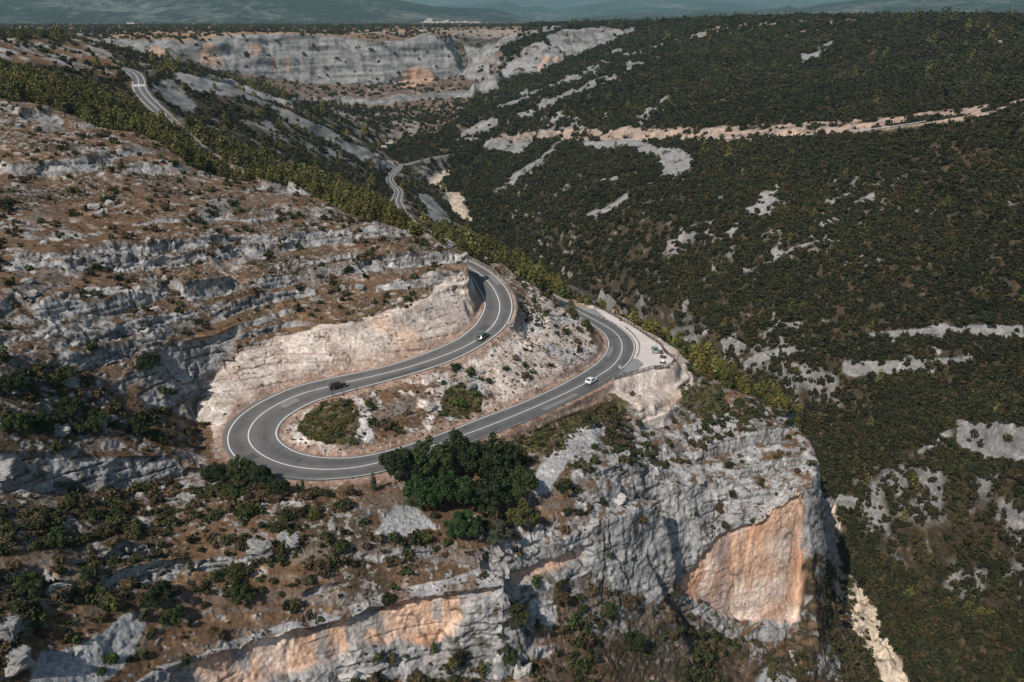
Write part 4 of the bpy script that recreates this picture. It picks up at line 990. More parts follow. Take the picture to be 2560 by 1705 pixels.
# grey asphalt aprons where cars drive in and out
ka, kb = idx_at(1590, 930, 640, 720), idx_at(1525, 935, 640, 720)
fr_ = np.clip((np.arange(len(ROAD)) - g0) / 20.0, 0, 1) ** 1.6
ap = ribbon('lay_by_apron', ROAD, -(WRT + SHO - 0.1), -(PADR * (1 - fr_) + (WRT + SHO + 0.3) * fr_), M_ASPH2, -0.004, 4, g0, g0 + 20); ap['kind'] = 'structure'
fr_ = np.clip((g1 - np.arange(len(ROAD))) / 16.0, 0, 1)
ap = ribbon('lay_by_entry', ROAD, -(WRT + SHO - 0.1), -(np.minimum(PADR, WRT + 4.5) * (1 - fr_) + (WRT + SHO + 0.3) * fr_), M_ASPH2, -0.004, 4, max(g0, g1 - 16), g1 + 1); ap['kind'] = 'structure'
log('roads')

# ------------------------------------------------------------------ plants
def leaf_mat(name, inst):
    m, nt, b = new_mat(name, 0.75, 0.15)
    if inst: a = node(nt, 'ShaderNodeAttribute', attribute_name='tint', attribute_type='INSTANCER'); src = a.outputs['Color']
    else: a = node(nt, 'ShaderNodeObjectInfo'); src = a.outputs['Color']
    v = node(nt, 'ShaderNodeAttribute', attribute_name='leaf')
    mu = node(nt, 'ShaderNodeVectorMath', operation='MULTIPLY'); nt.links.new(src, mu.inputs[0]); nt.links.new(v.outputs['Color'], mu.inputs[1])
    nt.links.new(mu.outputs[0], b.inputs['Base Color'])
    return m
M_LEAF_I, M_LEAF_O = leaf_mat('leaves_mass', True), leaf_mat('leaves', False)
M_BARK = simple_mat('bark', (.13, .10, .08), 0.9, 0.1, noise=0.3, nscale=4)
M_TWIG = simple_mat('grey_twigs', (.20, .18, .17), 0.9, 0.1, noise=0.3, nscale=5)
def leaf_cloud(centres, radii, n, size, seed, up=0.3, flat=1.0):
    """leaf sprays (small bent quads) spread through a set of lobes"""
    rg = np.random.default_rng(seed); C0 = np.array(centres, float); R0 = np.array(radii, float)
    vol = R0 ** 2; pick = rg.choice(len(C0), n, p=vol / vol.sum())
    d = rg.normal(size=(n, 3)); d /= np.linalg.norm(d, axis=1)[:, None]
    rad = R0[pick] * (0.35 + 0.62 * rg.random(n) ** 0.6 + 0.45 * rg.random(n) ** 5)
    p = C0[pick] + d * rad[:, None] * np.array([1, 1, flat])
    nor = d * 0.9 + rg.normal(size=(n, 3)) * 0.55 + np.array([0, 0, up]); nor /= np.linalg.norm(nor, axis=1)[:, None]
    t = np.cross(nor, rg.normal(size=(n, 3))); t /= np.linalg.norm(t, axis=1)[:, None]; bt = np.cross(nor, t)
    s = size * (0.6 + 0.8 * rg.random(n))[:, None]
    a = 0.62 + 0.3 * rg.random(n)[:, None]
    V = np.stack([p - t * s, p - bt * s * a + nor * s * 0.15, p + t * s, p + bt * s * a - nor * s * 0.1], 1).reshape(-1, 3)
    F = [(4 * k, 4 * k + 1, 4 * k + 2, 4 * k + 3) for k in range(n)]
    lum = 0.72 + 0.56 * rg.random(n)
    lobe = 0.85 + 0.3 * rg.random(len(C0)); lum = lum * lobe[pick]
    hue = rg.normal(size=n) * 0.07
    colr = np.stack([lum * (1 + hue), lum, lum * (1 - hue)], 1)
    return V, F, np.repeat(colr, 4, axis=0)
def leaf_mesh(name, data, mat):
    V, F, cl = data
    me = bpy.data.meshes.new(name); me.from_pydata(V.tolist(), [], F); me.update()
    at = me.color_attributes.new('leaf', 'FLOAT_COLOR', 'POINT')
    at.data.foreach_set('color', np.concatenate([cl, np.ones((len(cl), 1))], 1).astype(np.float32).ravel())
    me.materials.append(mat)
    return me
def lobes_bush(seed, h=1.0, n=7, spread=0.6):
    rg = random.Random(seed); c = [(0, 0, 0.48 * h)]; r = [0.52]
    for k in range(n):
        a = rg.uniform(0, 6.28); d = rg.uniform(0.25, spread); c.append((d * math.cos(a), d * math.sin(a), rg.uniform(0.2, 0.85) * h)); r.append(rg.uniform(0.24, 0.42))
    return c, r
def lobes_pine(seed):
    rg = random.Random(seed); c, r = [], []
    for k in range(10):
        t = k / 9.0; w = 0.85 * (1 - t) ** 0.7 + 0.12; a0 = rg.uniform(0, 6.28)
        m = 4 if t < 0.5 else (3 if t < 0.8 else 1)
        for j in range(m):
            a = a0 + j * 6.28 / m + rg.uniform(-.4, .4); d = w * rg.uniform(0.35, 0.75) if m > 1 else 0
            c.append((d * math.cos(a), d * math.sin(a), 0.35 + 1.75 * t + rg.uniform(-.1, .1))); r.append(0.20 + 0.22 * (1 - t) + rg.uniform(0, .08))
    return c, r
def lobes_column(seed):
    rg = random.Random(seed); return [(rg.uniform(-.12, .12), rg.uniform(-.12, .12), 0.3 + 0.33 * k) for k in range(5)], [0.42, 0.45, 0.4, 0.3, 0.18]
def trunk_data(h, r0, seed, limbs=4, spread=0.5):
    """tapered trunk with a few limbs, joined in one mesh"""
    rg = random.Random(seed); V, F = [], []
    def tube(p, q, ra, rb, n=6):
        p, q = Vector(p), Vector(q); d = (q - p).normalized(); a = d.orthogonal().normalized(); b_ = d.cross(a); s = len(V)
        for (c, r) in ((p, ra), (q, rb)):
            for k in range(n):
                t = 2 * math.pi * k / n; V.append(tuple(c + a * r * math.cos(t) + b_ * r * math.sin(t)))
        for k in range(n): F.append((s + k, s + (k + 1) % n, s + n + (k + 1) % n, s + n + k))
        F.append(tuple(range(s + n, s + 2 * n)))
    x = rg.uniform(-.08, .08) * h; y_ = rg.uniform(-.08, .08) * h
    tube((0, 0, -0.25), (x * .5, y_ * .5, h * 0.5), r0, r0 * 0.75); tube((x * .5, y_ * .5, h * 0.48), (x, y_, h), r0 * 0.75, r0 * 0.3)
    for k in range(limbs):
        a = k * 6.28 / limbs + rg.uniform(-.5, .5); t = rg.uniform(0.3, 0.75)
        tube((x * t, y_ * t, h * t), (x * t + spread * math.cos(a), y_ * t + spread * math.sin(a), h * min(1, t + rg.uniform(.15, .4))), r0 * 0.45, r0 * 0.12)
    return V, F
# low (mass) and fuller (single plants) crowns, unit size: radius about 1
KINDS = {'bush': lobes_bush, 'pine': lobes_pine, 'column': lobes_column}
TEMPL = bpy.data.collections.new('plant_patterns')
mass_objs = {}
def crown_mesh(kind, seed, n, size, mat, name):
    c, r = KINDS[kind](seed)
    return leaf_mesh(name, leaf_cloud(c, r, n, size, seed, up=0.35 if kind != 'column' else 0.1), mat)
for kind, nv, n, size in (('bush', 5, 110, 0.20), ('pine', 4, 170, 0.17), ('column', 2, 90, 0.14)):
    mass_objs[kind] = []
    for v in range(nv):
        o = bpy.data.objects.new('pattern_%s' % kind, crown_mesh(kind, 10 + v, n, size, M_LEAF_I, 'pattern_' + kind))
        mass_objs[kind].append(o)
def mass(name, label, cat, kind, pts, scale, tint):
    """plants nobody could count, as one object: points that carry crowns"""
    n = len(pts)
    if n == 0: return None
    me = bpy.data.meshes.new(name); me.vertices.add(n); me.vertices.foreach_set('co', np.asarray(pts, np.float32).ravel())
    a = me.attributes.new('size', 'FLOAT_VECTOR', 'POINT'); a.data.foreach_set('vector', np.asarray(scale, np.float32).ravel())
    rot = np.zeros((n, 3), np.float32); rot[:, 2] = RNG.random(n) * 6.28; rot[:, :2] = RNG.normal(size=(n, 2)) * 0.08
    a = me.attributes.new('turn', 'FLOAT_VECTOR', 'POINT'); a.data.foreach_set('vector', rot.ravel())
    a = me.attributes.new('tint', 'FLOAT_COLOR', 'POINT'); a.data.foreach_set('color', np.concatenate([tint, np.ones((n, 1))], 1).astype(np.float32).ravel())
    a = me.attributes.new('pick', 'INT', 'POINT'); pats = mass_objs[kind]; a.data.foreach_set('value', RNG.integers(0, len(pats), n).astype(np.int32))
    o = bpy.data.objects.new(name, me); COL.objects.link(o)
    ng = bpy.data.node_groups.new(name, 'GeometryNodeTree')
    ng.interface.new_socket('Geometry', in_out='INPUT', socket_type='NodeSocketGeometry'); ng.interface.new_socket('Geometry', in_out='OUTPUT', socket_type='NodeSocketGeometry')
    gi_, go = ng.nodes.new('NodeGroupInput'), ng.nodes.new('NodeGroupOutput')
    g2i = ng.nodes.new('GeometryNodeGeometryToInstance')
    for p in reversed(pats):
        oi = ng.nodes.new('GeometryNodeObjectInfo'); oi.inputs['Object'].default_value = p; ng.links.new(oi.outputs['Geometry'], g2i.inputs[0])
    ip = ng.nodes.new('GeometryNodeInstanceOnPoints'); ip.inputs['Pick Instance'].default_value = True
    def na(nm, ty):
        q = ng.nodes.new('GeometryNodeInputNamedAttribute'); q.data_type = ty; q.inputs['Name'].default_value = nm; return q.outputs['Attribute']
    ng.links.new(gi_.outputs[0], ip.inputs['Points']); ng.links.new(g2i.outputs[0], ip.inputs['Instance'])
    ng.links.new(na('pick', 'INT'), ip.inputs['Instance Index'])
    e2r = ng.nodes.new('FunctionNodeEulerToRotation'); ng.links.new(na('turn', 'FLOAT_VECTOR'), e2r.inputs[0]); ng.links.new(e2r.outputs[0], ip.inputs['Rotation'])
    ng.links.new(na('size', 'FLOAT_VECTOR'), ip.inputs['Scale'])
    ng.links.new(ip.outputs[0], go.inputs[0])
    md = o.modifiers.new('plants', 'NODES'); md.node_group = ng
    tag(o, label, cat, kind='stuff')
    return o

# ---- how thickly plants grow, cell by cell
cellA = np.zeros(X.shape)
_dx = np.gradient(TX, axis=0); _dy = np.gradient(TY, axis=0); _ex = np.gradient(TX, axis=1); _ey = np.gradient(TY, axis=1)
cellA = np.abs(_dx * _ey - _dy * _ex)
bare = np.clip(np.maximum.reduce([W_SCREE, W_BAND * 0.9, ribmask * np.where(R_ > 650, 0.95, 0.75), np.clip(W_FCL * 0.97 + W_LEDGE * (~CLOSE) * 0.9, 0, 1), W_LEDGE * CLOSE * 0.85, smooth(5.5, 3.0, rb + 2.0 * (R_ > 500)) * (rb < 30), padw, smooth(8.5, 6.5, D2), smooth(9, 5, DV) * (riv > 0.3), W_ORANGE]), 0, 1)
PXp, PYp, _ = project(TX, TY, TZ)
def zone(poly, r0, r1, warp=14): return region(poly, r0, r1, warp)
hor = (TZ - CAM_Z) / np.hypot(TX, TY)
HOR = np.maximum.accumulate(hor, axis=1); HOR = np.concatenate([HOR[:, :1], HOR[:, :-1]], 1)
def scatter(dens, lift_vis=3.0, seed=1):
    """random ground points with the given density per square metre; only where at least the crown can be seen or nearly"""
    rg = np.random.default_rng(seed)
    vis = (TZ + lift_vis * 2.5 - CAM_Z) / np.hypot(TX, TY) > HOR - 0.004
    ok = vis & (PXp > -420) & (PXp < 2980) & (PYp > -60) & (PYp < 1830)
    lam = np.where(ok, dens * cellA, 0)
    k = rg.poisson(np.minimum(lam, 8)); ii, jj = np.nonzero(k); rep_ = k[ii, jj]; ii = np.repeat(ii, rep_); jj = np.repeat(jj, rep_)
    ii = np.clip(ii, 1, COLS - 2); jj = np.clip(jj, 1, ROWS - 2)
    u = rg.random(len(ii)) - 0.5; v = rg.random(len(ii)) - 0.5
    px = TX[ii, jj] + u * _dx[ii, jj] + v * _ex[ii, jj]; py = TY[ii, jj] + u * _dy[ii, jj] + v * _ey[ii, jj]
    pz = TZ[ii, jj] + v * np.gradient(TZ[:, :], axis=1)[ii, jj] if False else TZ[ii, jj]
    return np.stack([px, py, pz], 1), ii, jj
cl1 = fbm(x, y, 0 * z, 16, 3, seed=81.0); cl2 = fbm(x, y, 0 * z, 6, 2, seed=82.0)
far_k = np.clip(R_ / 450, 0.8, 3.0)
# 1 forest of the right-hand side
d_forest = RF * (0.62 + 0.6 * smooth(-0.25, 0.2, n5 + 0.5 * nf)) * (1 - bare) * (1 - right_bare * 0.8) * (0.33 + 0.14 * smooth(430, 330, R_)) / np.clip(R_ / 420, 0.85, 3.2) ** 1.7 * smooth(2600, 1700, R_) * (1 - 0.85 * (steep > 0.8) * (R_ > 900))
# 2 left side of the valley behind the near hill
lv = (~NEAR) & (~NRIGHT)
d_left = (1 - 0.85 * W_UL) * lv * (R_ < 1080) * (1 - bare) * (1 - rock_left * 0.8) * (0.04 + 0.08 * smooth(-0.1, 0.25, cl1)) / np.clip(R_ / 500, 1, 2)
pinez = zone([(-200,120),(120,150),(220,190),(300,212),(345,262),(420,318),(560,345),(660,385),(760,430),(860,470),(960,510),(1060,560),(1180,600),(1290,660),(1400,735),(1300,720),(1200,650),(1130,630),(1000,590),(860,560),(640,470),(450,410),(330,345),(0,275),(-200,260)], 268, 480, 8) * (~NEAR)
d_pine = pinez * (1 - bare) * 0.135 * (0.35 + 0.75 * smooth(-0.25, 0.1, cl1))
d_pine = d_pine + zone([(420,285),(470,318),(560,350),(640,385),(640,420),(560,395),(470,360),(400,325)], 335, 470, 4) * (~NEAR) * (rb > 1.6) * 0.16
pinez2 = (zone([(0,72),(150,86),(200,98),(200,104),(100,96),(0,92)], 500, 1100, 12) + zone([(400,172),(520,195),(640,215),(700,235),(640,250),(560,230),(480,205),(400,190)], 540, 900, 8) + zone([(1150,560),(1300,620),(1420,690),(1500,735),(1450,745),(1380,740),(1260,665),(1180,640)],250,420,8)) * (~NEAR)
d_pine = d_pine + pinez2 * 0.03 * (1 - bare)
d_east = lv * zone([(1380,690),(1500,720),(1640,800),(1740,880),(1860,960),(1990,1010),(2050,1090),(2110,1180),(2120,1300),(2050,1290),(2060,1200),(2030,1100),(1960,1030),(1730,950),(1690,880),(1560,790),(1434,745)], 200, 420, 10) * 0.2
# 3 near ground
thick = zone([(0,940),(130,900),(260,960),(330,1010),(420,1010),(430,1090),(380,1110),(250,1085),(100,1090),(0,1080)], 140, 185, 18)
low1 = zone([(-100,1290),(150,1250),(300,1225),(470,1195),(640,1200),(780,1280),(900,1330),(1250,1340),(1280,1400),(1100,1400),(850,1420),(560,1490),(300,1560),(0,1680),(-100,1700)], 95, 175, 30)
low2 = zone([(1270,1500),(1500,1510),(1660,1500),(1860,1590),(2040,1590),(2110,1500),(2180,1600),(2210,1720),(560,1730),(900,1640),(1200,1620)], 100, 260, 20)
spurb = zone([(1440,1030),(1540,980),(1620,1010),(1640,1090),(1740,1100),(1780,1010),(1900,990),(1960,1040),(1800,1110),(1700,1160),(1560,1180),(1500,1200),(1430,1180),(1380,1200),(1300,1180),(1240,1130),(1320,1090)], 150, 250, 16)
nearfree = CLOSE * (1 - np.clip(bare + W_CUT * 0.92 + W_PADS * 0.93, 0, 1)) * (1 - np.clip(steep, 0, 1) * 0.7)
hillz = smooth(150, 175, y)
d_near_ = nearfree * (0.10 * smooth(-0.15, 0.25, cl2) + 0.35 * thick + low1 * (0.20 + 0.45 * smooth(-0.1, 0.2, cl1)) + low2 * 0.48 * smooth(-0.35, 0.0, cl1 + cl2 * .5) + spurb * 0.5 * smooth(-0.3, 0.05, cl1 + cl2 * .4) + 0.012)
d_near_ = d_near_ * (1 - W_PROM * (1 - np.clip(spurb + low2 + 0.75, 0, 1)))
d_tuft = nearfree * (0.16 + 0.4 * smooth(-0.2, 0.3, n3)) + CLOSE * W_ISL * 0.4 * (rb > 1.5) + CLOSE * W_CUT * 0.05 * (rb > 1.2)
d_tuft = d_tuft + W_RIM * 0.15
d_near_ = d_near_ + W_VEG * 0.30 * smooth(-0.3, 0.0, cl1 + cl2 * 0.5)
# 4 cliffs, terrace and plateau far off
d_far = (R_ > 1000) * (R_ < 5200) * (~NRIGHT | (R_ > 2400)) * (1 - bare) * (0.0045 * smooth(-0.1, 0.3, nf) + 0.0015) * np.clip(1500 / R_, 0.25, 1.3) * (1 - 0.45 * cliff) * 1.6 * np.where(R_ > 1450, 0.35, 1)
d_far = d_far + (R_ > 1000) * (R_ < 2600) * (~NRIGHT) * (1 - bare) * smooth(0.0, 0.25, n5) * 0.003
def tints(n, base, var=0.18, alt=None, p=0.0, rg=RNG):
    c = np.array(base)[None, :] * (1 + rg.normal(size=(n, 1)) * var) * (1 + rg.normal(size=(n, 3)) * 0.06)
    if alt is not None:
        m = rg.random(n) < p; c[m] = np.array(alt)[None, :] * (1 + rg.normal(size=(m.sum(), 1)) * var)
    return np.clip(c, 0.004, 0.5)
GREEN, OLIVE, RUST, YELL, DRY, DEEP = (.030, .031, .014), (.122, .112, .034), (.055, .043, .019), (.15, .13, .035), (.13, .105, .085), (.022, .036, .014)
SINGLES = []     # candidates to stand as plants of their own: (kind, x, y, z, radius, height factor, tint, zone)
def stand(dens, kind, rmin, rmax, base, alt, p, hmul, seed, zone_name, vis_h=3.0, sc_far=True, shade=None):
    P, ii, jj = scatter(dens, vis_h, seed)
    n = len(P); rg = np.random.default_rng(seed + 100)
    r = rmin + (rmax - rmin) * rg.random(n) ** 1.9
    big_ = rg.random(n) < 0.05
    r = np.where(big_, r * 1.3, r)
    if sc_far: r = r * np.clip(R_[ii, jj] / 420, 0.85, 3.2) ** 0.62
    t = tints(n, base, 0.13 if zone_name == 'right' else 0.2, alt, p, rg)
    if shade is not None: t = t * (1 + 0.45 * shade[ii, jj])[:, None]
    h = hmul * (0.8 + 0.45 * rg.random(n))
    P[:, 2] -= 0.12 * r
    ppx, ppy, dep = project(P[:, 0], P[:, 1], P[:, 2] + r)
    vis = ((P[:, 2] + r * h * 0.9 - CAM_Z) / np.hypot(P[:, 0], P[:, 1]) > HOR[ii, jj] + 0.002) & (ppx > -10) & (ppx < 2570) & (ppy > 10) & (ppy < 1715)
    return dict(kind=kind, P=P, r=r, h=h, t=t, vis=vis, dep=dep, px=ppx, py=ppy, zone=zone_name)
groups = [
    stand(d_forest, 'bush', 1.3, 3.5, GREEN, RUST, 0.22, 1.0, 1, 'right', shade=n5 + nf * .5),
    stand(d_forest * 0.010, 'pine', 1.8, 2.8, (.062, .062, .022), OLIVE, 0.3, 1.15, 2, 'right'),
    stand(d_left, 'bush', 1.1, 2.3, GREEN, RUST, 0.25, 1.0, 3, 'left_valley'),
    stand(d_left * 0.05, 'pine', 1.6, 2.6, OLIVE, GREEN, 0.3, 1.15, 4, 'left_valley'),
    stand(d_pine * 0.55, 'bush', 1.2, 2.4, (.05, .055, .02), OLIVE, 0.35, 1.1, 15, 'pine_band', 4.0, False),
    stand(d_pine, 'pine', 1.8, 3.6, OLIVE, (.085, .083, .027), 0.45, 1.1, 5, 'pine_band', 5.0, False),
    stand(d_east * 0.7, 'bush', 1.4, 2.8, (.05, .055, .02), OLIVE, 0.25, 1.15, 6, 'east', 4.0, False),
    stand(d_east * 0.3, 'pine', 1.6, 2.4, OLIVE, YELL, 0.2, 1.1, 7, 'east', 4.0, False),
    stand(d_near_, 'bush', 0.45, 1.9, (.045, .050, .020), (.085, .062, .035), 0.38, 0.95, 8, 'near', 2.0, False),
    stand(nearfree * (0.0035 * hillz + 0.003 * low1), 'column', 0.7, 1.3, (.062, .060, .022), YELL, 0.15, 1.0, 9, 'near', 2.0, False),
    stand(d_tuft, 'bush', 0.16, 0.46, (.095, .066, .036), (.06, .055, .025), 0.4, 0.7, 10, 'tuft', 0.5, False),
    stand(W_GREEN * 1.5 * (rb > 1.8), 'bush', 0.30, 0.85, (.066, .072, .024), (.095, .065, .030), 0.3, 0.75, 12, 'green', 0.5, False),
    stand(d_far, 'bush', 1.2, 2.4, (.040, .042, .022), (.075, .06, .035), 0.25, 0.9, 11, 'far'),
]
for g in groups: log('stand', g['zone'], g['kind'], len(g['P']), int(g['vis'].sum()))
def mass_from(g, keep, name, label, cat):
    r = g['r'][keep]; s = np.stack([r, r, r * g['h'][keep]], 1)
    return mass(name, label, cat, g['kind'], g['P'][keep], s, g['t'][keep])

# ------------------------------------------------------------------ far mountains
def mountain_mat():
    m, nt, b = new_mat('mountain_scrub', 0.95, 0.05)
    geo = node(nt, 'ShaderNodeNewGeometry')
    def noise(sc, det, ro=0.6):
        n = node(nt, 'ShaderNodeTexNoise'); n.inputs['Scale'].default_value = sc; n.inputs['Detail'].default_value = det; n.inputs['Roughness'].default_value = ro; nt.links.new(geo.outputs['Position'], n.inputs['Vector']); return n.outputs['Fac']
    a = noise(0.0011, 4); c = noise(0.012, 5, 0.7)
    ad = node(nt, 'ShaderNodeMath', operation='ADD'); nt.links.new(a, ad.inputs[0]); nt.links.new(c, ad.inputs[1])
    mr = node(nt, 'ShaderNodeMapRange'); mr.inputs['From Min'].default_value = 1.0; mr.inputs['From Max'].default_value = 1.25; nt.links.new(ad.outputs[0], mr.inputs['Value'])
    mx = node(nt, 'ShaderNodeMix', data_type='RGBA'); mx.inputs[6].default_value = (.018, .024, .018, 1); mx.inputs[7].default_value = (.17, .17, .16, 1)
    nt.links.new(mr.outputs[0], mx.inputs[0]); nt.links.new(mx.outputs[2], b.inputs['Base Color'])
    return m
M_MOUNT = mountain_mat()
def range_(name, prof, r0, r1, seed, rough=0.12, foot=60.0):
    """a mountain range: skyline heights given where they are seen, body rising from r0 to the crest at r1 and falling beyond"""
    prof = [(p[0], WR(p[0], p[1], r1)) for p in prof]
    azs = np.array([math.atan2(p[1][0], p[1][1]) for p in prof]); hs = np.array([p[1][2] for p in prof])
    na_, nr_ = 520, 90
    a = np.linspace(azs[0], azs[-1], na_)[:, None]; t = np.linspace(0, 1.25, nr_)[None, :]
    H = np.interp(a[:, 0], azs, hs)[:, None]
    r = r0 + (r1 - r0) * t
    X_ = (r * np.sin(a)).astype(np.float32); Y_ = (r * np.cos(a)).astype(np.float32); z0 = np.zeros_like(X_)
    sh = np.where(t < 1, smooth(0, 1, t) ** 1.1, 1 - (t - 1) * 0.9)
    n = ridged(X_, Y_, z0, (r1 - r0) * 0.42, 5, seed=seed) - 0.45
    body = foot + (H - foot) * sh
    Zm = body + n * rough * (H - foot) * np.sin(np.clip(t, 0, 1) * math.pi) * 2.2
    Zm = np.where(t > 0.97, np.minimum(Zm, body + 2), Zm)
    col_ = np.ones(X_.shape + (3,), np.float32)
    o = grid_mesh(name, X_, Y_, Zm, col_, M_MOUNT); o['kind'] = 'structure'
    return o
range_('mountains', [(-400,-60),(0,-45),(300,-40),(600,-30),(850,-14),(960,-4),(1014,3),(1087,17),(1160,21),(1230,23),(1262,30),(1300,42),(1360,52),(1420,58)], 5200, 8200, 5.0, 0.16)
range_('mountains', [(1380,55),(1450,46),(1540,36),(1620,33),(1700,33),(1726,27),(1773,24),(1835,30),(1868,26),(1948,20),(1970,13),(1996,22),(2047,11),(2120,2),(2300,-12),(2560,-20),(2960,-30)], 5600, 9000, 15.0, 0.13)
range_('mountains', [(900,20),(1050,18),(1117,12),(1157,16),(1222,7),(1259,-1),(1288,9),(1306,16),(1350,13),(1390,24),(1434,18),(1490,10),(1544,3),(1620,-6),(1700,-4),(1800,6),(1900,14),(2100,10)], 10500, 15000, 25.0, 0.12)
range_('mountains', [(400,-40),(900,-25),(1100,-10),(1200,-16),(1350,-8),(1480,-18),(1650,-30),(1800,-22),(1900,-14),(2000,-20),(2300,-50)], 17000, 22000, 35.0, 0.1)
range_('mountains', [(-500,-90),(300,-80),(1280,-75),(2300,-80),(3100,-90)], 24000, 27000, 45.0, 0.1)
# the plain between the plateau and the mountains
def plain():
    a = np.linspace(math.radians(-50), math.radians(50), 160)[:, None]; r = np.exp(np.linspace(math.log(3000), math.log(28000), 60))[None, :]
    X_ = (r * np.sin(a)).astype(np.float32); Y_ = (r * np.cos(a)).astype(np.float32)
    Z_ = 68 - 8 * smooth(3000, 6000, r) + 0 * X_ + 6 * fbm(X_, Y_, 0 * X_, 900, 3, seed=3.0) * smooth(3500, 6000, r)
    Z_ = np.where(r < 6500, np.minimum(Z_, 70), Z_)
    o = grid_mesh('plain', X_, Y_, Z_, np.ones(X_.shape + (3,), np.float32), M_MOUNT); o['kind'] = 'structure'
plain()

# ------------------------------------------------------------------ far buildings
M_WHITE = simple_mat('white_render', (.50, .49, .48), 0.8, 0.2); M_TILE = simple_mat('pink_roof', (.55, .36, .32), 0.85, 0.2); M_DARKWIN = simple_mat('dark_glass', (.03, .035, .04), 0.2, 0.5)
def house(px, r, w, dpt, h, label, group, flat=False, base_y=None, z=None):
    g = WR(px, 56, r); zb = 78 if z is None else z
    e = empty('white_building', (g[0], g[1], zb), random.uniform(-0.4, 0.4)); tag(e, label, 'building', group)
    V = [(-w/2, -dpt/2, -6), (w/2, -dpt/2, -6), (w/2, dpt/2, -6), (-w/2, dpt/2, -6), (-w/2, -dpt/2, h), (w/2, -dpt/2, h), (w/2, dpt/2, h), (-w/2, dpt/2, h)]
    F = [(0, 1, 5, 4), (1, 2, 6, 5), (2, 3, 7, 6), (3, 0, 4, 7), (4, 5, 6, 7)]
    obj_from('wall', V, F, M_WHITE, e)
    if flat:
        V = [(-w/2-.4, -dpt/2-.4, h + .01), (w/2+.4, -dpt/2-.4, h + .01), (w/2+.4, dpt/2+.4, h + .01), (-w/2-.4, dpt/2+.4, h + .01)]; V += [(a_, b_, c_ + .8) for a_, b_, c_ in V]
        obj_from('roof', V, [(0, 1, 5, 4), (1, 2, 6, 5), (2, 3, 7, 6), (3, 0, 4, 7), (4, 5, 6, 7)], M_WHITE, e)
    else:
        V = [(-w/2-.5, -dpt/2-.5, h), (w/2+.5, -dpt/2-.5, h), (w/2+.5, dpt/2+.5, h), (-w/2-.5, dpt/2+.5, h), (-w/2-.5, 0, h + w * .18 + 1), (w/2+.5, 0, h + w * .18 + 1)]
        obj_from('roof', V, [(0, 1, 5, 4), (2, 3, 4, 5), (1, 2, 5), (3, 0, 4)], M_TILE, e)
    nwin = max(2, int(w / 5)); nf_ = max(1, int(h / 4))
    for k in range(nwin if h > 12 or w > 40 else 1):
        for q in range(nf_ if h > 12 else 1):
            cx_ = -w/2 + (k + .5) * w / (nwin if h > 12 or w > 40 else 1); cz = 1.6 + q * 3.6; ww_ = .9 if h > 12 or w > 40 else w * .3
            obj_from('window', [(cx_ - ww_, -dpt/2 - .05, cz), (cx_ + ww_, -dpt/2 - .05, cz), (cx_ + ww_, -dpt/2 - .05, cz + 1.5), (cx_ - ww_, -dpt/2 - .05, cz + 1.5)], [(0, 1, 2, 3)], M_DARKWIN, e)
GT = 'houses of the far white settlement'
house(1075, 4700, 30, 24, 26, 'tallest white block at the left end of the far white settlement', None, True)
house(1067, 4750, 26, 20, 16, 'lower white block leaning against the tallest one in the far settlement', None, True)
house(1058, 4800, 46, 16, 8, 'long low white shed at the left tip of the far white settlement', None, True)
rs = random.Random(4)
for k in range(30):
    px = 1084 + k * 3.9 + rs.uniform(-1, 1)
    tall = k in (8, 9, 20)
    house(px, 4600 + rs.uniform(0, 260), rs.uniform(12, 24), 12, 15 if tall else rs.uniform(6, 10.5), 'small white house in the row of the far settlement below the mountains', GT, k % 3 != 0)
house(331, 3300, 36, 16, 9, 'lone long white building on the far plateau edge, upper left', None, True, z=80)

# ------------------------------------------------------------------ haze
def haze_box():
    x0, x1, y0, y1, z0, z1 = -23500, 23500, -260, 29500, -170, 1900
    V = [(x0, y0, z0), (x1, y0, z0), (x1, y1, z0), (x0, y1, z0), (x0, y0, z1), (x1, y0, z1), (x1, y1, z1), (x0, y1, z1)]
    F = [(0, 3, 2, 1), (4, 5, 6, 7), (0, 1, 5, 4), (1, 2, 6, 5), (2, 3, 7, 6), (3, 0, 4, 7)]
    m = bpy.data.materials.new('haze'); m.use_nodes = True; nt = m.node_tree; nt.nodes.clear()
    pv = node(nt, 'ShaderNodeVolumePrincipled'); pv.inputs['Color'].default_value = (.50, .84, .92, 1); pv.inputs['Density'].default_value = 6.4e-5; pv.inputs['Anisotropy'].default_value = 0.1
    out = node(nt, 'ShaderNodeOutputMaterial'); nt.links.new(pv.outputs[0], out.inputs['Volume'])
    o = obj_from('haze', V, F, m); o['kind'] = 'stuff'
haze_box()
log('distance')

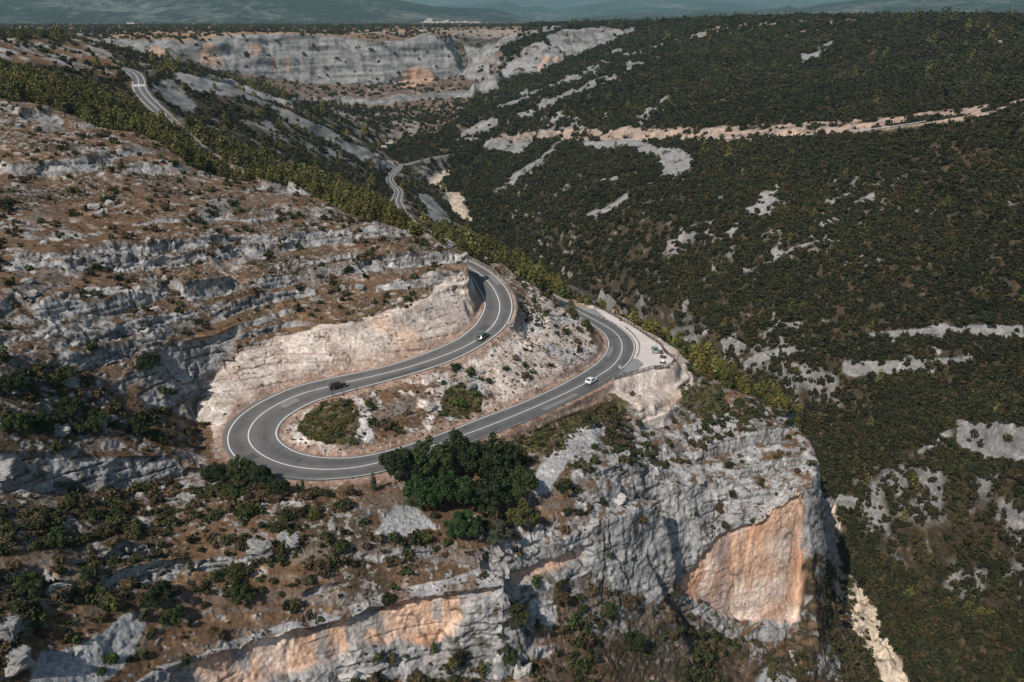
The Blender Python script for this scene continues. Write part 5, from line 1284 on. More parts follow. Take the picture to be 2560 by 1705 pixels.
# ------------------------------------------------------------------ finding the ground under a picture point
_PX, _PY, _PD = project(TX, TY, TZ)
def ground_at(px, py, w=3.5, rmin=0, rmax=1e9):
    m = (np.abs(_PX - px) < w) & (np.abs(_PY - py) < w) & (R_ > rmin) & (R_ < rmax)
    ii, jj = np.nonzero(m)
    if not len(ii): return ground_at(px, py, w * 2, rmin, rmax) if w < 60 else WZ(px, py, 0)
    k = np.argmin(_PD[ii, jj] + 3.0 * (np.abs(_PX[ii, jj] - px) + np.abs(_PY[ii, jj] - py)) / w)
    return float(TX[ii[k], jj[k]]), float(TY[ii[k], jj[k]]), float(TZ[ii[k], jj[k]])
def box_data(x0, x1, y0, y1, z0, z1, taper=0.0):
    V = [(x0, y0, z0), (x1, y0, z0), (x1, y1, z0), (x0, y1, z0), (x0 + taper, y0 + taper, z1), (x1 - taper, y0 + taper, z1), (x1 - taper, y1 - taper, z1), (x0 + taper, y1 - taper, z1)]
    return V, [(0, 3, 2, 1), (4, 5, 6, 7), (0, 1, 5, 4), (1, 2, 6, 5), (2, 3, 7, 6), (3, 0, 4, 7)]
def join_data(*ds):
    V, F = [], []
    for v, f in ds: s = len(V); V += list(v); F += [tuple(i + s for i in q) for q in f]
    return V, F
def tube_data(p, q, ra, rb=None, n=8):
    rb = ra if rb is None else rb; p, q = Vector(p), Vector(q); d = (q - p).normalized(); a = d.orthogonal().normalized(); b_ = d.cross(a); V = []
    for c, r in ((p, ra), (q, rb)):
        for k in range(n): t = 2 * math.pi * k / n; V.append(tuple(c + a * r * math.cos(t) + b_ * r * math.sin(t)))
    F = [(k, (k + 1) % n, n + (k + 1) % n, n + k) for k in range(n)] + [tuple(range(n))[::-1], tuple(range(n, 2 * n))]
    return V, F
def disc_data(c, axis, r, th, n=20):
    c = Vector(c); axis = Vector(axis).normalized(); return tube_data(c - axis * th / 2, c + axis * th / 2, r, r, n)

# ------------------------------------------------------------------ cars
M_GLASS = simple_mat('car_glass', (.012, .016, .018), 0.12, 0.6); M_TYRE = simple_mat('tyre_rubber', (.015, .015, .016), 0.8, 0.2)
M_RIM = simple_mat('alloy_rim', (.45, .46, .47), 0.35, 0.5, 0.7); M_RED = simple_mat('red_lens', (.30, .012, .012), 0.25, 0.5); M_LAMP = simple_mat('clear_lens', (.62, .65, .66), 0.2, 0.6)
M_PLATE = simple_mat('number_plate', (.7, .7, .68), 0.5, 0.3); M_TRIM = simple_mat('black_trim', (.02, .02, .022), 0.6, 0.3)
def paint(name, c, metal=0.3, rough=0.32):
    m, nt, b = new_mat(name, rough, 0.5); b.inputs['Base Color'].default_value = (*c, 1); b.inputs['Metallic'].default_value = metal; b.inputs['Coat Weight'].default_value = 0.6; b.inputs['Coat Roughness'].default_value = 0.08
    return m
def car(style, mat, loc, yaw, slope, label, group=None):
    """style: hatch, estate or saloon. The car points along its own +x."""
    e = empty('parked_car' if style == 'saloon' else 'car', loc); e.rotation_euler = (0, -slope, yaw); tag(e, label, 'car', group); e.scale = (1.08, 1.08, 1.08)
    L = {'hatch': 4.15, 'estate': 4.55, 'saloon': 4.35}[style]; x0, x1 = -L / 2, L / 2; W = 0.89
    ws = x1 - 1.12; wt = x1 - 1.85                              # foot and top of the windscreen
    rt = {'hatch': x0 + 0.62, 'estate': x0 + 0.52, 'saloon': x0 + 1.25}[style]      # top of the rear window
    rb_ = {'hatch': x0 + 0.16, 'estate': x0 + 0.12, 'saloon': x0 + 0.62}[style]      # foot of it
    H = {'hatch': 1.47, 'estate': 1.49, 'saloon': 1.45}[style]; belt = 0.93
    # lower body lofted over stations: x, half width, floor, shoulder height
    S = [(x0, W - .16, .42, .80), (x0 + .07, W - .06, .28, .90), (x0 + .45, W, .22, .96), (-.3, W, .20, .95), (ws - .2, W, .20, .94), (ws + .35, W - .02, .22, .88), (x1 - .35, W - .07, .24, .77), (x1 - .08, W - .18, .28, .66), (x1, W - .30, .36, .56)]
    V, F = [], []
    for (x_, w_, zb, zt) in S:
        V += [(x_, -w_ * .86, zb), (x_, -w_, zb + .16), (x_, -w_, zt - .20), (x_, -w_ * .95, zt - .05), (x_, -w_ * .78, zt), (x_, 0, zt + .035), (x_, w_ * .78, zt), (x_, w_ * .95, zt - .05), (x_, w_, zt - .20), (x_, w_, zb + .16), (x_, w_ * .86, zb)]
    m = 11
    for i in range(len(S) - 1):
        for k in range(m): F.append((i * m + k, (i + 1) * m + k, (i + 1) * m + (k + 1) % m, i * m + (k + 1) % m))
    F += [tuple(range(m))[::-1], tuple(range((len(S) - 1) * m, len(S) * m))]
    b0 = (V, F)
    # cabin shell
    tw, bw = W - .22, W - .07
    V = [(rb_, -bw, belt - .03), (rt, -tw, H - .04), (wt, -tw, H - .05), (ws, -bw, belt - .06), (rb_, bw, belt - .03), (rt, tw, H - .04), (wt, tw, H - .05), (ws, bw, belt - .06),
         (rt + .12, -tw * .7, H), (wt - .15, -tw * .7, H), (rt + .12, tw * .7, H), (wt - .15, tw * .7, H)]
    F = [(0, 3, 2, 1), (4, 5, 6, 7), (0, 1, 5, 4), (3, 7, 6, 2), (1, 2, 9, 8), (6, 5, 10, 11), (8, 9, 11, 10), (1, 8, 10, 5), (2, 6, 11, 9)]
    body = obj_from('body', *join_data(b0, (V, F)), mat, e, True)
    bv = body.modifiers.new('soft', 'BEVEL'); bv.width = 0.035; bv.segments = 2; bv.limit_method = 'ANGLE'; bv.angle_limit = math.radians(35)
    def quad(name, P, mt, parent=e, push=(0, 0, 0)):
        return obj_from(name, [tuple(a + b_ for a, b_ in zip(p, push)) for p in P], [(0, 1, 2, 3)], mt, parent)
    def lerp(a, b_, t): return tuple(p + (q - p) * t for p, q in zip(a, b_))
    def pane(name, A, B, C_, D, m0, m1, push, mt=M_GLASS):
        # inset panel of the face A (low,left) B (low,right) C (top,right) D (top,left)
        l0, l1 = lerp(A, D, m1), lerp(B, C_, m1); h0, h1 = lerp(A, D, 1 - m1 * .8), lerp(B, C_, 1 - m1 * .8)
        return quad(name, [lerp(l0, l1, m0), lerp(l0, l1, 1 - m0), lerp(h0, h1, 1 - m0), lerp(h0, h1, m0)], mt, e, push)
    pane('windscreen', (ws, bw, belt - .06), (ws, -bw, belt - .06), (wt, -tw, H - .05), (wt, tw, H - .05), .06, .08, (.03, 0, .03))
    pane('rear_window', (rb_, -bw, belt - .03), (rb_, bw, belt - .03), (rt, tw, H - .04), (rt, -tw, H - .04), .10, .16, (-.03, 0, .02))
    for s_ in (-1, 1):
        A, B, C_, D = (rb_, s_ * bw, belt - .03), (ws, s_ * bw, belt - .06), (wt, s_ * tw, H - .05), (rt, s_ * tw, H - .04)
        mid = .52
        for (a, b_) in ((.10, mid - .02), (mid + .01, .93)):
            l0, l1, h0, h1 = lerp(A, B, a), lerp(A, B, b_), lerp(D, C_, a), lerp(D, C_, b_)
            P = [lerp(l0, h0, .14), lerp(l1, h1, .14), lerp(l1, h1, .86), lerp(l0, h0, .86)]
            if s_ > 0: P = P[::-1]
            quad('side_window', P, M_GLASS, e, (0, s_ * .03, .012))
        w0 = box_data(ws - .38, ws - .22, s_ * (W + .02) - .09, s_ * (W + .02) + .09, .90, 1.03, .02); obj_from('mirror', *w0, mat if style != 'saloon' else M_TRIM, e)
        obj_from('tail_light', *box_data(x0 - .012, x0 + .22, s_ * (W - .17) - .10, s_ * (W - .17) + .11, .68, .86, .01), M_RED, e)
        obj_from('headlight', *box_data(x1 - .38, x1 - .07, s_ * (W - .24) - .13, s_ * (W - .24) + .10, .55, .70, .02), M_LAMP, e)
        for wx_ in (x0 + .80, x1 - .82):
            wh = obj_from('wheel', *disc_data((wx_, s_ * (W - .10), .315), (0, 1, 0), .315, .22, 22), M_TYRE, e)
            obj_from('rim', *join_data(disc_data((wx_, s_ * (W + .012), .315), (0, 1, 0), .20, .02, 16), *[box_data(wx_ + .11 * math.cos(a) - .035, wx_ + .11 * math.cos(a) + .035, s_ * (W + .02) - .012, s_ * (W + .02) + .012, .315 + .11 * math.sin(a) - .035, .315 + .11 * math.sin(a) + .035) for a in [k * 1.2566 for k in range(5)]]), M_RIM, wh)
    obj_from('number_plate', *box_data(x0 - .02, x0 + .03, -.26, .26, .50, .61), M_PLATE, e)
    obj_from('bumper_trim', *box_data(x0 - .01, x0 + .10, -W + .2, W - .2, .27, .40), M_TRIM, e)
    if style == 'estate':
        for s_ in (-1, 1): obj_from('roof_rail', *tube_data((rt + .15, s_ * tw * .88, H + .035), (wt - .15, s_ * tw * .88, H + .035), .02), M_TRIM, e)
    if style == 'hatch': obj_from('spoiler', *box_data(rt - .16, rt + .08, -tw * .9, tw * .9, H - .05, H - .01), mat, e)
    return e
def road_frame(px, py, zoff=0.0, rev=False, side_off=None):
    i = idx_at(px, py); p = WZ(px, py, ROAD[i, 2] + 0.02); t = TAN[i] * (-1 if rev else 1)
    g = (ROAD[min(i + 4, len(ROAD) - 1), 2] - ROAD[i - 4, 2]) / 8 * (-1 if rev else 1)
    return p, math.atan2(t[1], t[0]), math.atan(g)
p, yw, sl = road_frame(1207, 845, rev=True); car('estate', paint('grey_green_paint', (.11, .145, .14)), p, yw, sl, 'grey green estate car driving away up the upper road past the white cutting')
p, yw, sl = road_frame(846, 969, rev=True); car('hatch', paint('black_paint', (.008, .009, .010)), p, yw, sl, 'black car with silver wheels driving up out of the hairpin bend')
p, yw, sl = road_frame(1478, 956); car('hatch', paint('white_paint', (.80, .81, .82), 0.0), p, yw, sl, 'white hatchback driving away on the lower road just before the lay-by')
_pi = idx_at(1590, 880); _pz = ROAD[_pi, 2] + 0.02; pk = WZ(1637, 878, _pz)
car('saloon', paint('pale_silver_paint', (.30, .35, .34), 0.35), pk, math.radians(88), 0.0, 'silver car with green tinted glass parked alone in the pale lay-by')
log('cars')

# ------------------------------------------------------------------ barriers, fence, signs and the things in the lay-by
M_STEEL = simple_mat('galvanised_steel', (.30, .34, .35), 0.45, 0.5, 0.5, noise=0.15); M_WOOD = simple_mat('dark_stained_wood', (.085, .048, .036), 0.8, 0.2, noise=0.25, nscale=3); M_RUSTY = simple_mat('weathered_brown_steel', (.12, .09, .08), 0.7, 0.3, 0.2)
def barrier(name, label, P, mat, h=0.78, post=4.0, group=None, both=False):
    """P: dense points (x, y, z) of the foot line"""
    P = np.array(P); e = empty(name, tuple(P[0])); tag(e, label, 'guard rail', group); o0 = P[0]
    T = tangents(P); N = np.stack([-T[:, 1], T[:, 0]], 1); V, F = [], []
    prof = [(0.0, h - .31), (.05, h - .25), (.0, h - .18), (.05, h - .07), (0.0, h), (-.02, h), (-.02, h - .31)]
    for i in range(len(P)):
        for (o_, z_) in prof: V.append((P[i, 0] - o0[0] + N[i, 0] * o_, P[i, 1] - o0[1] + N[i, 1] * o_, P[i, 2] - o0[2] + z_))
    m = len(prof)
    for i in range(len(P) - 1):
        for k in range(m): F.append((i * m + k, i * m + (k + 1) % m, (i + 1) * m + (k + 1) % m, (i + 1) * m + k))
    F += [tuple(range(m)), tuple(range((len(P) - 1) * m, len(P) * m))[::-1]]
    obj_from('beam', V, F, mat, e)
    d = np.r_[0, np.cumsum(np.linalg.norm(np.diff(P[:, :2], axis=0), axis=1))]
    s = np.arange(0.3, d[-1], post)
    for q in s:
        x_, y_, z_ = (np.interp(q, d, P[:, k]) for k in range(3)); x_ -= o0[0]; y_ -= o0[1]; z_ -= o0[2]
        obj_from('post', *box_data(x_ - .06, x_ + .06, y_ - .06, y_ + .06, z_ - .5, z_ + h - .04), mat, e)
    return e
def offset_line(i0, i1, off, step=1):
    k = np.arange(i0, i1 + 1, step); off = np.broadcast_to(off, len(ROAD))
    return np.c_[ROAD[k, :2] + NRM[k] * off[k, None], ROAD[k, 2] - 0.05]
barrier('guard_rail', 'long steel guard rail along the outer edge of the lower road', offset_line(idx_at(712, 1170), idx_at(1532, 928), -(WRT + 0.62)), M_STEEL)
barrier('guard_rail', 'steel guard rail on the valley side of the upper bend', offset_line(372, idx_at(1256, 764), WL + 1.5 + 0 * WL), M_STEEL)
barrier('guard_rail', 'weathered brown guard rail between lower road and lay-by', offset_line(idx_at(1560, 895), idx_at(1528, 823), -(WRT + 1.55)), M_RUSTY, 0.72, 3.0)
barrier('guard_rail', 'dark guard rail beside the distant bend, upper left', offset_line(40, 190, WL + 1.3, 2), M_RUSTY, 0.8, 6.0)
_k = np.nonzero([(project(*p)[0] > 1560) & (project(*p)[0] < 2330) for p in ROAD2])[0]; _T2 = tangents(ROAD2); _N2 = np.stack([-_T2[:, 1], _T2[:, 0]], 1)
barrier('guard_rail', 'pale guard rail along the straight road across the far slope', np.c_[ROAD2[_k, :2] - _N2[_k] * 3.9, ROAD2[_k, 2]], simple_mat('pale_steel', (.62, .64, .64), 0.6, 0.3), 0.95, 8.0)

def near_road_z(x_, y_):
    k = int(np.argmin((ROAD[PAD_LO:PAD_HI, 0] - x_) ** 2 + (ROAD[PAD_LO:PAD_HI, 1] - y_) ** 2)) + PAD_LO
    return float(ROAD[k, 2])
fl = resample([(p[0], p[1], near_road_z(p[0], p[1])) for p in FPT], 0.4); fl[:, 2] = gsm(fl[:, 2], 6) - 0.05
fe = empty('wooden_fence', tuple(fl[0])); tag(fe, 'dark brown three-rail wooden fence curving round the lay-by', 'fence'); f0 = fl[0]
d = np.r_[0, np.cumsum(np.linalg.norm(np.diff(fl[:, :2], axis=0), axis=1))]
for q in np.arange(0.1, d[-1], 2.45):
    x_, y_, z_ = (np.interp(q, d, fl[:, k]) - f0[k] for k in range(3))
    obj_from('post', *box_data(x_ - .09, x_ + .09, y_ - .09, y_ + .09, z_ - .5, z_ + 1.18, .01), M_WOOD, fe)
Tf = tangents(fl); Nf = np.stack([-Tf[:, 1], Tf[:, 0]], 1)
for hz in (0.38, 0.74, 1.08):
    V, F = [], []
    for i in range(len(fl)):
        for (o_, z_) in ((-.10, -.07), (-.04, -.07), (-.04, .07), (-.10, .07)): V.append((fl[i, 0] - f0[0] + Nf[i, 0] * o_, fl[i, 1] - f0[1] + Nf[i, 1] * o_, fl[i, 2] - f0[2] + hz + z_))
    for i in range(len(fl) - 1):
        for k in range(4): F.append((i * 4 + k, i * 4 + (k + 1) % 4, i * 4 + 4 + (k + 1) % 4, i * 4 + 4 + k))
    obj_from('rail', V, F, M_WOOD, fe)
# reflector posts by the black car
M_POST = simple_mat('black_plastic', (.02, .02, .02), 0.6, 0.3); M_PWHITE = simple_mat('white_plastic', (.7, .7, .68), 0.5, 0.3)
for (px, py, lab) in ((832, 990, 'short black reflector post at the verge behind the black car'), (856, 983, 'short black reflector post at the verge below the middle of the black car'), (891, 974, 'short black reflector post at the verge ahead of the black car'),
                      (976, 1118, 'small grey marker post on the island verge above the lower road')):
    i = idx_at(px, py, 500, 620); g = WZ(px, py, ROAD[i, 2] - 0.1); g = (g[0], g[1], ROAD[i, 2] - 0.1)
    e = empty('reflector_post', g); tag(e, lab, 'marker post')
    obj_from('post', *box_data(-.07, .07, -.05, .05, 0, .85, .01), M_POST if py < 1000 else M_PWHITE, e); obj_from('reflector', *box_data(-.075, .075, -.065, .056, .86, 1.08), M_POST if py < 1000 else M_LAMP, e)
def sign_post(loc, yaw, label, build):
    e = empty('road_sign', loc, yaw); tag(e, label, 'sign'); obj_from('post', *tube_data((0, 0, -.3), (0, 0, 2.9), .04), M_STEEL, e); build(e); return e
M_SRED = simple_mat('sign_red', (.55, .03, .03), 0.5, 0.3); M_SWHITE = simple_mat('sign_white', (.75, .76, .76), 0.5, 0.3); M_SBLUE = simple_mat('sign_blue', (.02, .12, .22), 0.5, 0.3)
def s_round(e):
    r_ = obj_from('sign_plate', *disc_data((0, -.06, 2.55), (0, 1, 0), .38, .02, 28), M_SRED, e); obj_from('sign_face', *disc_data((0, -.075, 2.55), (0, 1, 0), .27, .012, 28), M_SWHITE, r_)
    b_ = obj_from('blue_plate', *box_data(-.40, .40, -.07, -.05, 1.45, 2.12), M_SBLUE, e)
    obj_from('arrow', *join_data(box_data(-.06, .06, -.082, -.072, 1.55, 1.80), ([(-.17, -.08, 1.80), (.17, -.08, 1.80), (0, -.08, 2.03)], [(0, 1, 2)])), M_SWHITE, b_)
k = idx_at(1505, 800); g = WZ(1532, 793, near_road_z(*WZ(1532, 793, -1)[:2])); sign_post(g, 0, 'round red and white sign above a blue plate behind the fence', s_round)
def s_sq(e):
    a = obj_from('sign_plate', *box_data(-.42, .42, -.07, -.05, 2.1, 2.9), simple_mat('sign_pale_blue', (.42, .56, .58), 0.5, 0.3), e); obj_from('sign_face', *box_data(-.15, .15, -.082, -.072, 2.3, 2.66), M_SBLUE, a)
gi0 = idx_at(1512, 930); q = ROAD[gi0, :2] - NRM[gi0] * (WRT[gi0] + 1.2); sign_post((q[0], q[1], ROAD[gi0, 2]), -0.5, 'pale blue square sign on a post by the guard rail end', s_sq)
gq = WZ(1538, 950, near_road_z(*WZ(1538, 950, 2.5)[:2])); e = empty('marker_post', gq); tag(e, 'black leaning marker post at the near entry of the lay-by', 'marker post'); obj_from('post', *tube_data((0, 0, 0), (.12, .1, 1.25), .06, .05), M_POST, e); obj_from('reflector', *box_data(.04, .2, .02, .16, 1.2, 1.45), M_POST, e)
def lay_pt(px, py):
    z_ = near_road_z(*WZ(px, py, 0.5)[:2]); p_ = WZ(px, py, z_); return (p_[0], p_[1], near_road_z(p_[0], p_[1]) - 0.02)
for (px, py, lab) in ((1551, 801, 'brown litter bin against the far stretch of the wooden fence'), (1653, 886, 'brown litter bin between the parked car and the picnic table')):
    e = empty('litter_bin', lay_pt(px, py)); tag(e, lab, 'litter bin', None)
    obj_from('body', *box_data(-.36, .36, -.34, .34, .08, 1.12, -.03), M_WOOD, e); obj_from('lid', *box_data(-.42, .42, -.40, .40, 1.14, 1.26, .06), M_WOOD, e)
e = empty('picnic_table', lay_pt(1657, 896), -0.55); tag(e, 'dark wooden picnic table in the corner of the lay-by', 'picnic table')
for s_ in (-1, 1):
    obj_from('bench', *box_data(-1.0, 1.0, s_ * .78 - .14, s_ * .78 + .14, .42, .48), M_WOOD, e)
    obj_from('leg', *join_data(tube_data((s_ * .7, -.75, 0), (s_ * .7, -.1, .74), .05), tube_data((s_ * .7, .75, 0), (s_ * .7, .1, .74), .05), box_data(s_ * .7 - .04, s_ * .7 + .04, -.85, .85, .34, .42)), M_WOOD, e)
obj_from('table_top', *join_data(*[box_data(-1.0, 1.0, -.36 + k * .15, -.36 + k * .15 + .135, .74, .79) for k in range(5)]), M_WOOD, e)
# low round white stone on a dark base
def stone_data(r, seed, sq=0.75, rough=0.12, sub=3, cut=0.0):
    import bmesh
    bm = bmesh.new(); bmesh.ops.create_icosphere(bm, subdivisions=sub, radius=1.0)
    P = np.array([v.co[:] for v in bm.verts])
    n = ridged(P[:, 0] + seed * 3.1, P[:, 1], P[:, 2], 0.9, 3, seed=seed) - 0.45; n2_ = fbm(P[:, 0], P[:, 1], P[:, 2] + seed, 1.3, 2, seed=seed + 9.0)
    Q = np.sign(P) * np.abs(P) ** (1 - cut); Q = Q * (1 + rough * n + rough * 1.5 * n2_)[:, None] * r; Q[:, 2] *= sq
    F = [tuple(v.index for v in f.verts) for f in bm.faces]; bm.free()
    return Q.tolist(), F
ws_ = empty('white_stone', lay_pt(1657, 909)); tag(ws_, 'rounded white stone on a dark base beside the picnic table', 'stone')
o = obj_from('stone_body', *stone_data(.62, 3, 0.8, 0.05), M_PWHITE, ws_, True); o.location = (0, 0, .75)
obj_from('base', *box_data(-.85, .95, -.75, .75, 0, .35, .12), simple_mat('dark_stone', (.045, .055, .055), 0.8, 0.2), ws_)
ib = empty('information_board', lay_pt(1644, 926), 0.35); tag(ib, 'low brown information board leaning over the near fence corner', 'information board')
obj_from('panel', *box_data(-1.3, 1.3, -.32, .32, 1.05, 1.13), M_WOOD, ib)
for s_ in (-1, 1): obj_from('leg', *box_data(s_ * .95 - .07, s_ * .95 + .07, -.07, .07, 0, 1.05), M_WOOD, ib)
log('furniture')

# ------------------------------------------------------------------ plants one can tell apart
HERO = {}
for kind, nv, n, size in (('bush', 5, 520, 0.105), ('pine', 4, 620, 0.10), ('column', 2, 320, 0.10)):
    HERO[kind] = [crown_mesh(kind, 10 + v, n, size, M_LEAF_O, kind + '_crown') for v in range(nv)]
def lobes_tree(seed):
    rg = random.Random(seed); c, r = [], []
    for k in range(38):
        a = rg.uniform(0, 6.28); d = rg.uniform(0.1, 0.85) ** 0.7; c.append((d * math.cos(a), d * math.sin(a), 0.5 + (1 - d * d) * 0.75 * rg.uniform(0.3, 1.15))); r.append(rg.uniform(0.10, 0.25))
    return c, r
KINDS['tree'] = lobes_tree
HERO['tree'] = [crown_mesh('tree', 40 + v, 5600, 0.046, M_LEAF_O, 'tree_crown') for v in range(4)]
TRUNKS = {}
for kind, h, r0, sp in (('bush', 0.6, 0.06, 0.35), ('pine', 1.9, 0.055, 0.30), ('column', 1.2, 0.05, 0.12), ('tree', 1.0, 0.045, 0.6)):
    V, F = trunk_data(h, r0, 5, 5, sp); me = bpy.data.meshes.new('trunk'); me.from_pydata(V, [], F); me.materials.append(M_BARK); TRUNKS[kind] = me
NAMES = {'bush': 'shrub', 'pine': 'pine_tree', 'column': 'juniper', 'tree': 'broadleaf_tree', 'tallbush': 'shrub'}
CATS = {'bush': 'shrub', 'pine': 'pine tree', 'column': 'juniper', 'tree': 'tree'}
def plant(kind, loc, r, h, tint, label, group=None, trunk=True, sq=(1, 1)):
    e = empty(NAMES[kind], loc, random.uniform(0, 6.28)); e.scale = (r * sq[0], r * sq[1], r * h)
    tag(e, label, CATS[kind], group)
    c = bpy.data.objects.new('crown', random.choice(HERO[kind])); COL.objects.link(c); c.parent = e; c.color = (*[float(v) for v in tint], 1)
    if trunk:
        t = bpy.data.objects.new('trunk', TRUNKS[kind]); COL.objects.link(t); t.parent = e
    return e
BRIGHT, MID, DKG, OLV, BRN, GRYG = (.055, .085, .022), (.042, .058, .020), (.026, .036, .015), (.085, .085, .026), (.085, .060, .034), (.065, .075, .050)
